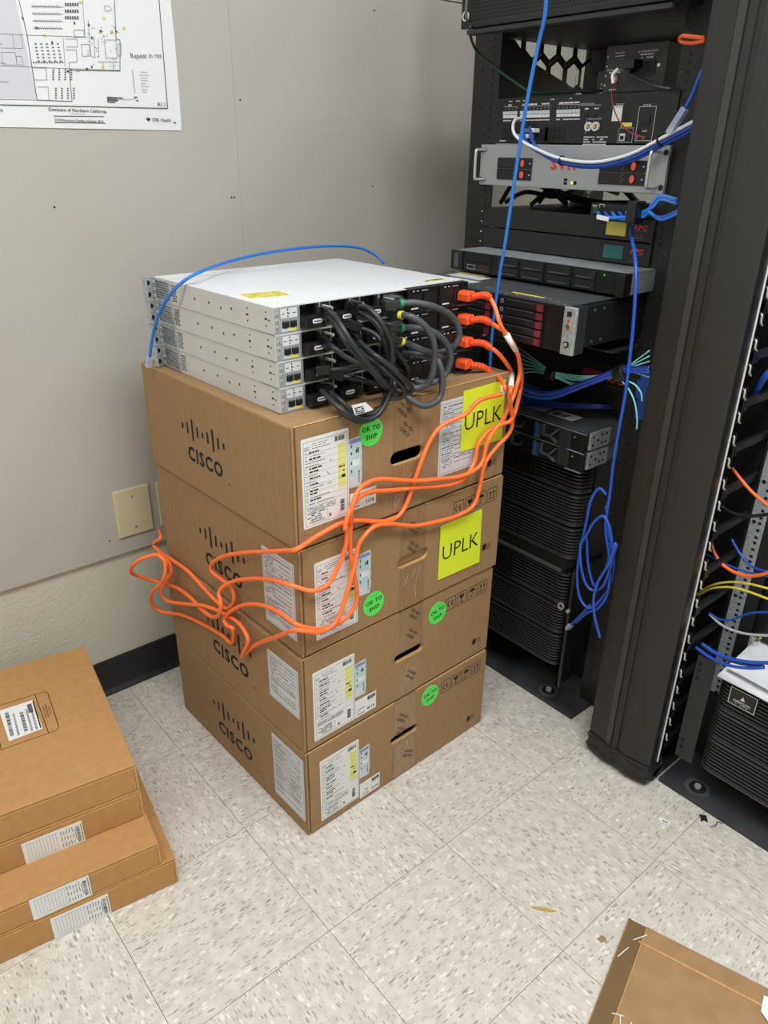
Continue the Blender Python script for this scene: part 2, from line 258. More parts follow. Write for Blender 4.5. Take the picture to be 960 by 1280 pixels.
def tag(o, label, cat, group=None):
    o['label'] = label; o['category'] = cat
    if group: o['group'] = group
    return o
def thing(name, label, cat, loc=(0, 0, 0), rz=0., group=None):
    o = bpy.data.objects.new(name, None); COL.objects.link(o); o.location = loc; o.rotation_euler = (0, 0, rz); o.empty_display_size = .05
    return tag(o, label, cat, group)
def struct(o): o['kind'] = 'structure'; return o
def copy_tree(o, parent=None):
    c = o.copy(); COL.objects.link(c); c.parent = parent
    for ch in list(o.children): copy_tree(ch, c)
    return c
PATHS = {
 'cord3': [(0.5757,0.2301,1.0633),(0.577,0.2151,1.0459),(0.5742,0.2,1.023),(0.5904,0.1954,0.9973),(0.6236,0.1913,0.959),(0.6515,0.202,0.9168),(0.6475,0.2019,0.8909),(0.6124,0.1834,0.8649),(0.5929,0.193,0.8157),(0.566,0.1983,0.8058),(0.5366,0.1976,0.7827),(0.5294,0.1974,0.7492),(0.4997,0.1927,0.7227),(0.4526,0.1915,0.7195),(0.3805,0.1957,0.7329),(0.3075,0.1939,0.7475),(0.2472,0.1884,0.7626),(0.2098,0.1815,0.7589),(0.1863,0.1729,0.7419),(0.1792,0.1728,0.7169),(0.1871,0.179,0.7102),(0.1883,0.183,0.6766),(0.1758,0.1887,0.6369),(0.1501,0.1891,0.6063),(0.1148,0.1882,0.6071),(0.0822,0.2181,0.6201),(0.0805,0.2863,0.599),(0.0767,0.3583,0.567),(0.0693,0.4142,0.5338),(0.0588,0.4374,0.5063),(0.0531,0.4217,0.4891),(0.0528,0.4349,0.4576),(0.0578,0.4755,0.4269),(0.0643,0.5363,0.4116),(0.0707,0.6025,0.4075),(0.0709,0.6762,0.3996),(0.0571,0.7489,0.3859),(0.0207,0.7653,0.4074),(-0.0038,0.7456,0.4383),(0.002,0.713,0.4763),(0.0329,0.6772,0.4986),(0.0434,0.6551,0.4886),(0.0533,0.66,0.4685)],
 'cord0': [(0.581,0.2302,1.0157),(0.5944,0.2206,1.0064),(0.6074,0.2059,0.9932),(0.6423,0.2068,0.9532),(0.6715,0.2126,0.8978),(0.6839,0.2229,0.859),(0.6179,0.1836,0.8236),(0.5811,0.1877,0.8154),(0.5534,0.188,0.7866),(0.5432,0.1877,0.7488),(0.52,0.1872,0.7345),(0.4743,0.188,0.732),(0.4165,0.1886,0.7422),(0.3573,0.1912,0.7539),(0.2765,0.1912,0.7789),(0.2383,0.1842,0.7838),(0.2119,0.1776,0.7777),(0.1937,0.1731,0.7486),(0.1993,0.1833,0.7156),(0.2039,0.1874,0.724),(0.2025,0.1894,0.683),(0.2048,0.1894,0.6403),(0.2136,0.1896,0.5939),(0.2188,0.1898,0.5524),(0.2065,0.1894,0.5273),(0.179,0.1888,0.5139),(0.1455,0.1859,0.5173),(0.1098,0.1851,0.5298),(0.0807,0.1948,0.5491),(0.0814,0.2505,0.5448),(0.08,0.3072,0.532),(0.0765,0.3661,0.5049),(0.0712,0.4198,0.4637),(0.0648,0.4379,0.4383),(0.0631,0.4233,0.4313),(0.0656,0.4046,0.4325),(0.0751,0.4238,0.3973),(0.0767,0.4415,0.3721),(0.0758,0.477,0.3723),(0.0738,0.5597,0.3574),(0.0713,0.6611,0.3311),(0.0515,0.734,0.312),(0.0313,0.739,0.343),(0.027,0.7117,0.3867),(0.033,0.6704,0.4262),(0.0385,0.6529,0.4567),(0.0434,0.6558,0.4856),(0.0476,0.6888,0.4938)],
 'cord1': [(0.5864,0.2304,0.9665),(0.6005,0.2207,0.9551),(0.6219,0.2163,0.9333),(0.6519,0.2221,0.9024),(0.5931,0.173,0.8943),(0.592,0.1729,0.8754),(0.6264,0.1888,0.8154),(0.6234,0.1937,0.7868),(0.5927,0.199,0.7615),(0.5609,0.1982,0.7333),(0.5513,0.1979,0.6861),(0.5355,0.1975,0.648),(0.4901,0.1964,0.6389),(0.4284,0.1949,0.6442),(0.3632,0.1933,0.6561),(0.3014,0.1918,0.6802),(0.2589,0.1887,0.689),(0.2291,0.186,0.6766),(0.2177,0.1857,0.6609),(0.2073,0.1815,0.6287),(0.1926,0.1811,0.5913),(0.176,0.1807,0.5493),(0.157,0.1802,0.5228),(0.1241,0.1774,0.5212),(0.0942,0.1767,0.5362),(0.0769,0.1898,0.5391),(0.0774,0.2489,0.4941),(0.0791,0.3413,0.4214),(0.0778,0.395,0.3648),(0.0703,0.3748,0.3903),(0.0689,0.3519,0.4293),(0.0706,0.364,0.4445),(0.0737,0.4013,0.4486),(0.0739,0.4721,0.436),(0.0664,0.5334,0.4229),(0.062,0.6314,0.3812),(0.0562,0.705,0.3556),(0.0518,0.7211,0.3725),(0.0562,0.7035,0.4047),(0.061,0.6712,0.4454),(0.0627,0.6832,0.4667),(0.0601,0.7095,0.4752)],
 'cord2': [(0.6037,0.2408,0.9114),(0.6062,0.2209,0.9071),(0.559,0.1621,0.909),(0.5622,0.1672,0.8913),(0.503,0.1707,0.8889),(0.4749,0.18,0.8637),(0.4244,0.1908,0.8492),(0.3958,0.1941,0.8213),(0.3733,0.1936,0.7799),(0.3595,0.1992,0.7336),(0.3423,0.1988,0.6995),(0.3185,0.1982,0.6847),(0.2771,0.1972,0.6906),(0.2262,0.1959,0.7093),(0.1816,0.1928,0.7174),(0.1284,0.1895,0.7106),(0.0831,0.1811,0.7056),(0.0823,0.2128,0.6895),(0.0806,0.2803,0.6593),(0.0788,0.354,0.6262),(0.0768,0.436,0.5838),(0.0756,0.4869,0.5461),(0.0754,0.4951,0.5227),(0.0783,0.4575,0.519),(0.0792,0.4217,0.5158),(0.0793,0.4147,0.492),(0.0767,0.4385,0.4601),(0.0757,0.4813,0.453),(0.0757,0.5618,0.4636),(0.0742,0.6251,0.4723),(0.0717,0.726,0.464),(0.0723,0.7817,0.4679),(0.0772,0.7452,0.498),(0.0998,0.8032,0.4893)],
 'patch_top': [(0.6703,0.655,1.0737),(0.6572,0.675,1.0924),(0.6137,0.69,1.1099),(0.5179,0.7,1.1167),(0.3741,0.675,1.1165),(0.2485,0.625,1.113),(0.135,0.5434,1.1103),(0.095,0.5468,1.0922),(0.08,0.5784,1.061),(0.073,0.615,1.0194),(0.07,0.6413,0.9771),(0.068,0.6584,0.9395)],
 'patch_vert': [(0.6,0.1774,1.5489),(0.61,0.1844,1.516),(0.62,0.2021,1.4732),(0.625,0.2185,1.4031),(0.63,0.2321,1.3279),(0.635,0.2443,1.2475),(0.638,0.2554,1.1617),(0.64,0.2683,1.0701),(0.645,0.2781,0.9722),(0.65,0.2815,0.869),(0.66,0.2903,0.7933)],
 'patch_right': [(0.86,0.1226,1.1903),(0.84,0.1121,1.1744),(0.8,0.074,1.1466),(0.775,0.0473,1.108),(0.77,0.0351,1.029),(0.77,0.0313,0.9683),(0.77,0.0282,0.8892),(0.77,0.0296,0.8222),(0.775,0.034,0.7503),(0.78,0.0337,0.658),(0.78,0.0313,0.5827),(0.78,0.0094,0.5128),(0.78,0.0006,0.4351),(0.78,0.0178,0.3843),(0.78,0.0425,0.3609),(0.8,0.0825,0.3028)],
 'coil1': [(0.78,0.0414,0.6576),(0.775,0.0582,0.6682),(0.77,0.0708,0.637),(0.77,0.0743,0.5824),(0.77,0.0802,0.4922),(0.77,0.0775,0.4407),(0.77,0.0628,0.3938),(0.77,0.0376,0.3791),(0.78,0.0224,0.395),(0.79,0.007,0.4373),(0.79,0.0018,0.4916),(0.785,0.0126,0.5482),(0.785,0.0227,0.5666),(0.785,0.0363,0.6058),(0.78,0.0344,0.6429)],
 'coil2': [(0.76,-0.0014,0.5669),(0.76,0.0113,0.6013),(0.76,0.0301,0.618),(0.76,0.0498,0.595),(0.76,0.0632,0.5583),(0.76,0.0747,0.5307),(0.76,0.0664,0.4829),(0.765,0.0511,0.4404),(0.77,0.0306,0.429),(0.77,0.0064,0.4595),(0.765,-0.0098,0.5643)],
 'coil3': [(0.785,0.0859,0.5223),(0.785,0.0779,0.535),(0.785,0.0636,0.4752),(0.785,0.0419,0.4323),(0.785,0.0318,0.4466),(0.785,0.0173,0.4911),(0.785,0.017,0.5599),(0.785,0.0349,0.5974),(0.78,0.0374,0.6332)],
 'coil_drop': [(0.75,-0.0157,0.5762),(0.75,-0.0071,0.5191),(0.75,0.0092,0.4751),(0.752,0.0168,0.4235),(0.755,0.0092,0.3776),(0.76,-0.0103,0.3264)],
 'coil_plug': [(0.77,0.0341,0.3883),(0.785,0.0631,0.3398),(0.8,0.0957,0.2879)],
 'bundle_white': [(0.89,0.4544,1.3823),(0.865,0.4538,1.3761),(0.85,0.4426,1.3566),(0.85,0.4248,1.3402),(0.85,0.3759,1.3214),(0.85,0.3067,1.3035),(0.85,0.2225,1.2987),(0.85,0.1474,1.3133),(0.85,0.0863,1.3398),(0.845,0.0294,1.3643),(0.84,-0.0236,1.387)],
 'bundle_blue': [(0.88,0.4436,1.3628),(0.855,0.4088,1.3348),(0.855,0.3717,1.3161),(0.855,0.3097,1.2971),(0.855,0.225,1.292),(0.855,0.1494,1.3059),(0.855,0.088,1.3329),(0.85,0.0309,1.3578),(0.845,-0.0223,1.3808)],
 'bundle_blue2': [(0.88,0.4214,1.3625),(0.86,0.3936,1.3349),(0.86,0.3597,1.3092),(0.86,0.2985,1.2931),(0.86,0.2281,1.2893),(0.86,0.1518,1.301),(0.86,0.09,1.3273),(0.855,0.0326,1.3525),(0.85,-0.0205,1.3768)],
 'plug_cable': [(0.84,0.0563,1.3623),(0.84,0.0419,1.3865),(0.84,0.0324,1.4059),(0.84,0.0261,1.4271),(0.84,0.0201,1.4478)],
 'red_wire': [(0.895,0.2223,1.4439),(0.88,0.2242,1.4288),(0.88,0.2214,1.4046),(0.88,0.2035,1.375),(0.88,0.1742,1.3527),(0.885,0.1445,1.3429)],
 'power_cable': [(0.895,0.1904,1.4587),(0.875,0.1849,1.4493),(0.87,0.1522,1.4368),(0.87,0.1238,1.4264),(0.88,0.0972,1.4213)],
 'velcro': [(0.84,0.0267,1.4915),(0.84,0.0507,1.4955),(0.845,0.0727,1.4985),(0.85,0.077,1.4921),(0.845,0.0518,1.4869),(0.84,0.0258,1.4874)],
 'green': [(0.785,0.5235,1.5485),(0.8,0.5366,1.5325),(0.85,0.5611,1.5092),(0.88,0.5317,1.4794),(0.89,0.4919,1.4553),(0.91,0.45,1.4319),(0.95,0.406,1.4321),(1.0,0.3195,1.4342)],
 'rj0': [(0.85,0.2014,1.2068),(0.83,0.1792,1.2015),(0.825,0.1478,1.201),(0.825,0.1013,1.2067),(0.825,0.0776,1.2096),(0.825,0.0663,1.2342),(0.83,0.056,1.2453),(0.84,0.0254,1.2401)],
 'rj1': [(0.85,0.1848,1.2078),(0.83,0.163,1.2025),(0.825,0.1375,1.2008),(0.825,0.1009,1.2041),(0.825,0.0784,1.2139),(0.825,0.0655,1.2299),(0.83,0.0553,1.2419),(0.84,0.0247,1.2363)],
 'rj2': [(0.85,0.1686,1.2088),(0.83,0.1471,1.2036),(0.825,0.1273,1.2005),(0.825,0.1004,1.2015),(0.825,0.0792,1.2183),(0.825,0.0647,1.2256),(0.83,0.0547,1.2385),(0.84,0.0239,1.2326)],
 'rj3': [(0.85,0.1526,1.2098),(0.83,0.1314,1.2046),(0.825,0.1173,1.2003),(0.825,0.0999,1.1988),(0.825,0.0784,1.2139),(0.825,0.0459,1.2086),(0.83,0.0181,1.2205),(0.84,0.0221,1.2233)],
 'rj4': [(0.85,0.1368,1.2108),(0.83,0.116,1.2056),(0.825,0.1073,1.2001),(0.825,0.0994,1.1962),(0.825,0.0792,1.2183),(0.825,0.0453,1.2052),(0.83,0.0173,1.2163),(0.84,0.0212,1.2191)],
 'teal0': [(0.8,0.3338,0.916),(0.79,0.2778,0.9016),(0.78,0.2198,0.8889),(0.78,0.1986,0.8893),(0.78,0.1577,0.8927),(0.78,0.1039,0.9038),(0.78,0.0518,0.9287),(0.78,0.0295,0.9454),(0.78,-0.0031,0.9766)],
 'teal1': [(0.8,0.3324,0.904),(0.79,0.2771,0.8961),(0.78,0.2195,0.8865),(0.78,0.1982,0.8866),(0.78,0.1572,0.8894),(0.78,0.1036,0.9018),(0.78,0.0513,0.9259),(0.78,0.0288,0.9417),(0.78,-0.005,0.9666)],
 'teal2': [(0.8,0.331,0.8919),(0.79,0.2764,0.8905),(0.78,0.2191,0.8841),(0.78,0.1978,0.8839),(0.78,0.1567,0.8861),(0.78,0.1033,0.8999),(0.78,0.0508,0.9231),(0.78,0.0282,0.9381),(0.78,-0.0069,0.9565)],
 'teal3': [(0.8,0.3295,0.8798),(0.79,0.2757,0.885),(0.78,0.2188,0.8818),(0.78,0.1974,0.8812),(0.78,0.1562,0.8828),(0.78,0.103,0.898),(0.78,0.0503,0.9203),(0.78,0.0275,0.9344),(0.78,-0.0087,0.9464)],
 'teal4': [(0.8,0.3281,0.8676),(0.79,0.275,0.8794),(0.78,0.2185,0.8794),(0.78,0.1971,0.8785),(0.78,0.1551,0.8755),(0.78,0.1027,0.8961),(0.78,0.0498,0.9175),(0.78,0.0269,0.9308),(0.78,-0.0106,0.9363)],
 'teal5': [(0.8,0.3267,0.8553),(0.79,0.2743,0.8738),(0.78,0.2182,0.877),(0.78,0.1967,0.8758),(0.78,0.1546,0.8722),(0.78,0.1024,0.8941),(0.78,0.0494,0.9147),(0.78,0.0262,0.9271),(0.78,-0.0125,0.9261)],
 'teal_drop1': [(0.775,0.0448,0.9079),(0.775,0.0241,0.8933),(0.775,0.0076,0.8714),(0.775,-0.0031,0.8415),(0.775,-0.0064,0.8192)],
 'teal_drop2': [(0.775,0.0288,0.9099),(0.775,0.012,0.9057),(0.775,-0.0026,0.8932),(0.775,-0.0071,0.8783)],
 'bl0': [(0.8,0.3309,0.8507),(0.79,0.2922,0.8334),(0.78,0.2433,0.8357),(0.775,0.1975,0.8492),(0.775,0.1438,0.8789),(0.775,0.0932,0.907),(0.775,0.0491,0.9326),(0.775,0.018,0.9392),(0.775,-0.0121,0.9455)],
 'bl1': [(0.8,0.3297,0.8405),(0.79,0.2915,0.8276),(0.78,0.2427,0.8314),(0.775,0.197,0.8454),(0.775,0.1433,0.8757),(0.775,0.0928,0.9041),(0.775,0.0486,0.9298),(0.775,0.0176,0.9367),(0.775,-0.0125,0.9428)],
 'bl2': [(0.8,0.3285,0.8303),(0.79,0.2907,0.8218),(0.78,0.2422,0.8272),(0.775,0.1965,0.8416),(0.775,0.1428,0.8724),(0.775,0.0923,0.9012),(0.775,0.0481,0.9271),(0.775,0.0172,0.9343),(0.775,-0.013,0.9401)],
 'bl3': [(0.8,0.3273,0.82),(0.79,0.29,0.8161),(0.78,0.2416,0.823),(0.775,0.196,0.8379),(0.775,0.1423,0.8691),(0.775,0.0918,0.8984),(0.775,0.0476,0.9243),(0.775,0.0167,0.9319),(0.775,-0.0135,0.9375)],
 'bh0': [(0.84,0.36,0.7833),(0.85,0.3272,0.7855),(0.86,0.2698,0.7907),(0.87,0.2111,0.7988),(0.89,0.1578,0.8053),(0.93,0.1505,0.7966)],
 'bh1': [(0.84,0.3591,0.7756),(0.85,0.3263,0.7786),(0.86,0.2691,0.7855),(0.87,0.2106,0.7952),(0.89,0.1574,0.8028),(0.93,0.1502,0.7948)],
 'bh2': [(0.84,0.3582,0.7679),(0.85,0.3255,0.7718),(0.86,0.2684,0.7803),(0.87,0.21,0.7916),(0.89,0.157,0.8003),(0.93,0.1499,0.793)],
 'r_orange1': [(0.9,-0.1545,0.7522),(0.894,-0.177,0.7388),(0.885,-0.2092,0.7231),(0.876,-0.2477,0.7106),(0.864,-0.2931,0.7011)],
 'r_orange2': [(0.9,-0.1414,0.5975),(0.9,-0.1529,0.5684),(0.891,-0.1802,0.5493),(0.885,-0.215,0.5445),(0.879,-0.2504,0.5545),(0.87,-0.2898,0.5867),(0.864,-0.3175,0.6144)],
 'r_yel1': [(0.9,-0.1382,0.444),(0.9,-0.1634,0.4814),(0.891,-0.2034,0.5141),(0.882,-0.2487,0.5343),(0.873,-0.2932,0.5467),(0.864,-0.3307,0.5601)],
 'r_yel2': [(0.9,-0.142,0.4471),(0.897,-0.1707,0.4801),(0.888,-0.2117,0.5066),(0.879,-0.2537,0.5187),(0.87,-0.2994,0.5262),(0.864,-0.3366,0.5361)],
 'r_blue1': [(0.9,-0.1864,0.6047),(0.9,-0.2093,0.5812),(0.891,-0.2414,0.5681),(0.876,-0.2841,0.5792),(0.864,-0.3227,0.5933)],
 'r_blue2': [(0.9,-0.138,0.5506),(0.9,-0.1812,0.5465),(0.891,-0.2255,0.5515),(0.876,-0.2774,0.568),(0.864,-0.3244,0.5862)],
 'r_blue3': [(0.9,-0.1764,0.4203),(0.897,-0.2,0.4185),(0.891,-0.2266,0.4319),(0.882,-0.2631,0.471),(0.87,-0.3054,0.5009),(0.864,-0.3402,0.5211)],
 'r_gray': [(0.9,-0.1769,0.4176),(0.897,-0.2131,0.4072),(0.888,-0.2573,0.4167),(0.876,-0.3067,0.4429),(0.864,-0.3519,0.4728)],
 'r_black': [(0.9,-0.1439,0.669),(0.9,-0.1698,0.6605),(0.891,-0.2104,0.6697),(0.879,-0.2506,0.6921),(0.864,-0.2894,0.7163)],
 'r_bu1': [(0.8,-0.2177,0.4076),(0.79,-0.2537,0.4089),(0.78,-0.291,0.4206),(0.775,-0.3279,0.437),(0.77,-0.3657,0.4604),(0.77,-0.3926,0.4761)],
 'r_bu2': [(0.8,-0.2076,0.393),(0.79,-0.2469,0.3932),(0.78,-0.2852,0.4027),(0.775,-0.3223,0.4202),(0.77,-0.3522,0.4414)],
 'r_bu3': [(0.805,-0.2159,0.4031),(0.795,-0.2572,0.4039),(0.785,-0.2995,0.4145),(0.775,-0.3502,0.44)],
 'sp0': [(0.3261,0.2035,1.083),(0.348,0.1941,1.083),(0.3777,0.1849,1.0763),(0.4159,0.1859,1.061),(0.4443,0.1866,1.0392),(0.4537,0.1869,1.0171),(0.4496,0.1918,0.9978),(0.4413,0.2065,0.9855),(0.4209,0.216,0.9835),(0.4005,0.2255,0.9879)],
 'sp1': [(0.3267,0.2035,1.0636),(0.3314,0.1837,1.0633),(0.3499,0.1741,1.0509),(0.3655,0.1696,1.0319),(0.3753,0.1698,1.0104),(0.3817,0.175,0.9839),(0.3824,0.18,0.9554),(0.3784,0.1899,0.9369),(0.3637,0.2045,0.9297),(0.3352,0.2138,0.9391)],
 'sp2': [(0.3273,0.2036,1.0419),(0.3592,0.2044,1.0377),(0.3899,0.1952,1.0303),(0.4153,0.1909,1.0133),(0.4348,0.1914,0.9915),(0.4393,0.1915,0.9716),(0.4338,0.1963,0.9476),(0.4161,0.1959,0.9376),(0.396,0.2054,0.9324),(0.3821,0.225,0.9348)],
 'sp3': [(0.328,0.2036,1.0189),(0.3519,0.2042,1.0093),(0.3714,0.1947,0.9991),(0.3952,0.1953,0.9882),(0.4296,0.2062,0.9766),(0.4684,0.2273,0.9753),(0.4949,0.248,0.9786)],
 'sp4': [(0.3641,0.2445,0.9309),(0.3472,0.2141,0.92),(0.3591,0.1944,0.9046),(0.3802,0.1849,0.8984),(0.4087,0.1857,0.9063),(0.4154,0.1859,0.9322),(0.4143,0.1908,0.9609),(0.4115,0.2058,0.9803),(0.404,0.2256,0.9849)],
 'sp5': [(0.3603,0.2344,0.9878),(0.3706,0.2147,0.9881),(0.3965,0.2054,0.9797),(0.4122,0.2058,0.9643),(0.4197,0.206,0.9413)],
 'st0': [(0.1996,0.2402,1.0768),(0.1902,0.21,1.0787),(0.1868,0.1849,1.0645),(0.1929,0.17,1.0428),(0.2072,0.1654,1.0225),(0.2326,0.1661,0.994),(0.2636,0.1719,0.9656),(0.301,0.1879,0.942),(0.3131,0.2132,0.9698)],
 'st1': [(0.1995,0.2402,1.0712),(0.1918,0.215,1.0698),(0.1923,0.195,1.051),(0.1966,0.1801,1.034),(0.2153,0.1756,1.0112),(0.2455,0.1764,0.9813),(0.2687,0.182,0.9589),(0.2905,0.1926,0.9442),(0.3464,0.2241,0.9208)],
 'st2': [(0.2641,0.2419,1.0798),(0.2611,0.2118,1.0814),(0.2661,0.192,1.0678),(0.2753,0.1822,1.0471),(0.2869,0.1825,1.024),(0.2897,0.1826,1.0),(0.2879,0.1825,0.9798),(0.2855,0.1825,0.939),(0.2621,0.1818,0.9081),(0.228,0.181,0.904),(0.1849,0.1798,0.9271),(0.1781,0.2097,0.9442),(0.1838,0.2398,0.9497)],
 'st3': [(0.264,0.2419,1.0733),(0.2654,0.2169,1.0655),(0.2748,0.2022,1.0504),(0.2798,0.1923,1.0299),(0.2893,0.1926,1.0049),(0.2919,0.1926,0.9873),(0.2923,0.1926,0.9453),(0.2816,0.1924,0.9187),(0.2488,0.1915,0.9054),(0.2138,0.1956,0.9186),(0.2,0.2102,0.9372),(0.2007,0.2403,0.9437)],
 'st4': [(0.2558,0.2317,1.026),(0.2487,0.2015,1.0192),(0.2453,0.1714,1.0123),(0.2677,0.162,0.9942),(0.2863,0.1575,0.9752),(0.3291,0.1736,0.9431),(0.33,0.1886,0.9293),(0.3176,0.2133,0.9359)],
 'st5': [(0.2476,0.2215,1.0156),(0.2448,0.1914,1.0068),(0.2543,0.1716,0.9943),(0.277,0.1672,0.9746),(0.31,0.1731,0.9466),(0.3102,0.1831,0.9271),(0.2813,0.1924,0.9374)],
 'st6': [(0.2639,0.2419,1.045),(0.283,0.2224,1.0341),(0.293,0.2077,1.0185),(0.3163,0.2083,1.0064),(0.3353,0.2138,0.9903),(0.3556,0.2143,0.9626),(0.3709,0.2347,0.9364)],
 'st7': [(0.1983,0.2402,0.9822),(0.217,0.2207,0.985),(0.2438,0.2114,0.986),(0.275,0.2122,0.979),(0.2982,0.2128,0.961),(0.345,0.234,0.9366)],
 'st8': [(0.2006,0.2403,0.941),(0.1913,0.21,0.932),(0.1999,0.1952,0.9131),(0.2273,0.1909,0.8986),(0.2677,0.197,0.8987),(0.294,0.2027,0.921),(0.3187,0.2233,0.9407)],
 'st9': [(0.1994,0.2402,1.0257),(0.1966,0.2201,1.0232),(0.2096,0.2105,1.01),(0.2335,0.2011,0.9949),(0.2624,0.1969,0.9792),(0.2897,0.2026,0.9534),(0.3364,0.2238,0.9257)],
 'st10': [(0.2237,0.2409,0.9675),(0.247,0.2265,0.9611),(0.2736,0.2222,0.9518),(0.3072,0.223,0.9399),(0.3541,0.2443,0.9297)],
 'lbltag': [(0.202,0.1803,0.9345),(0.2315,0.181,0.9341),(0.2494,0.1815,0.9179),(0.2087,0.1805,0.9152)],
}
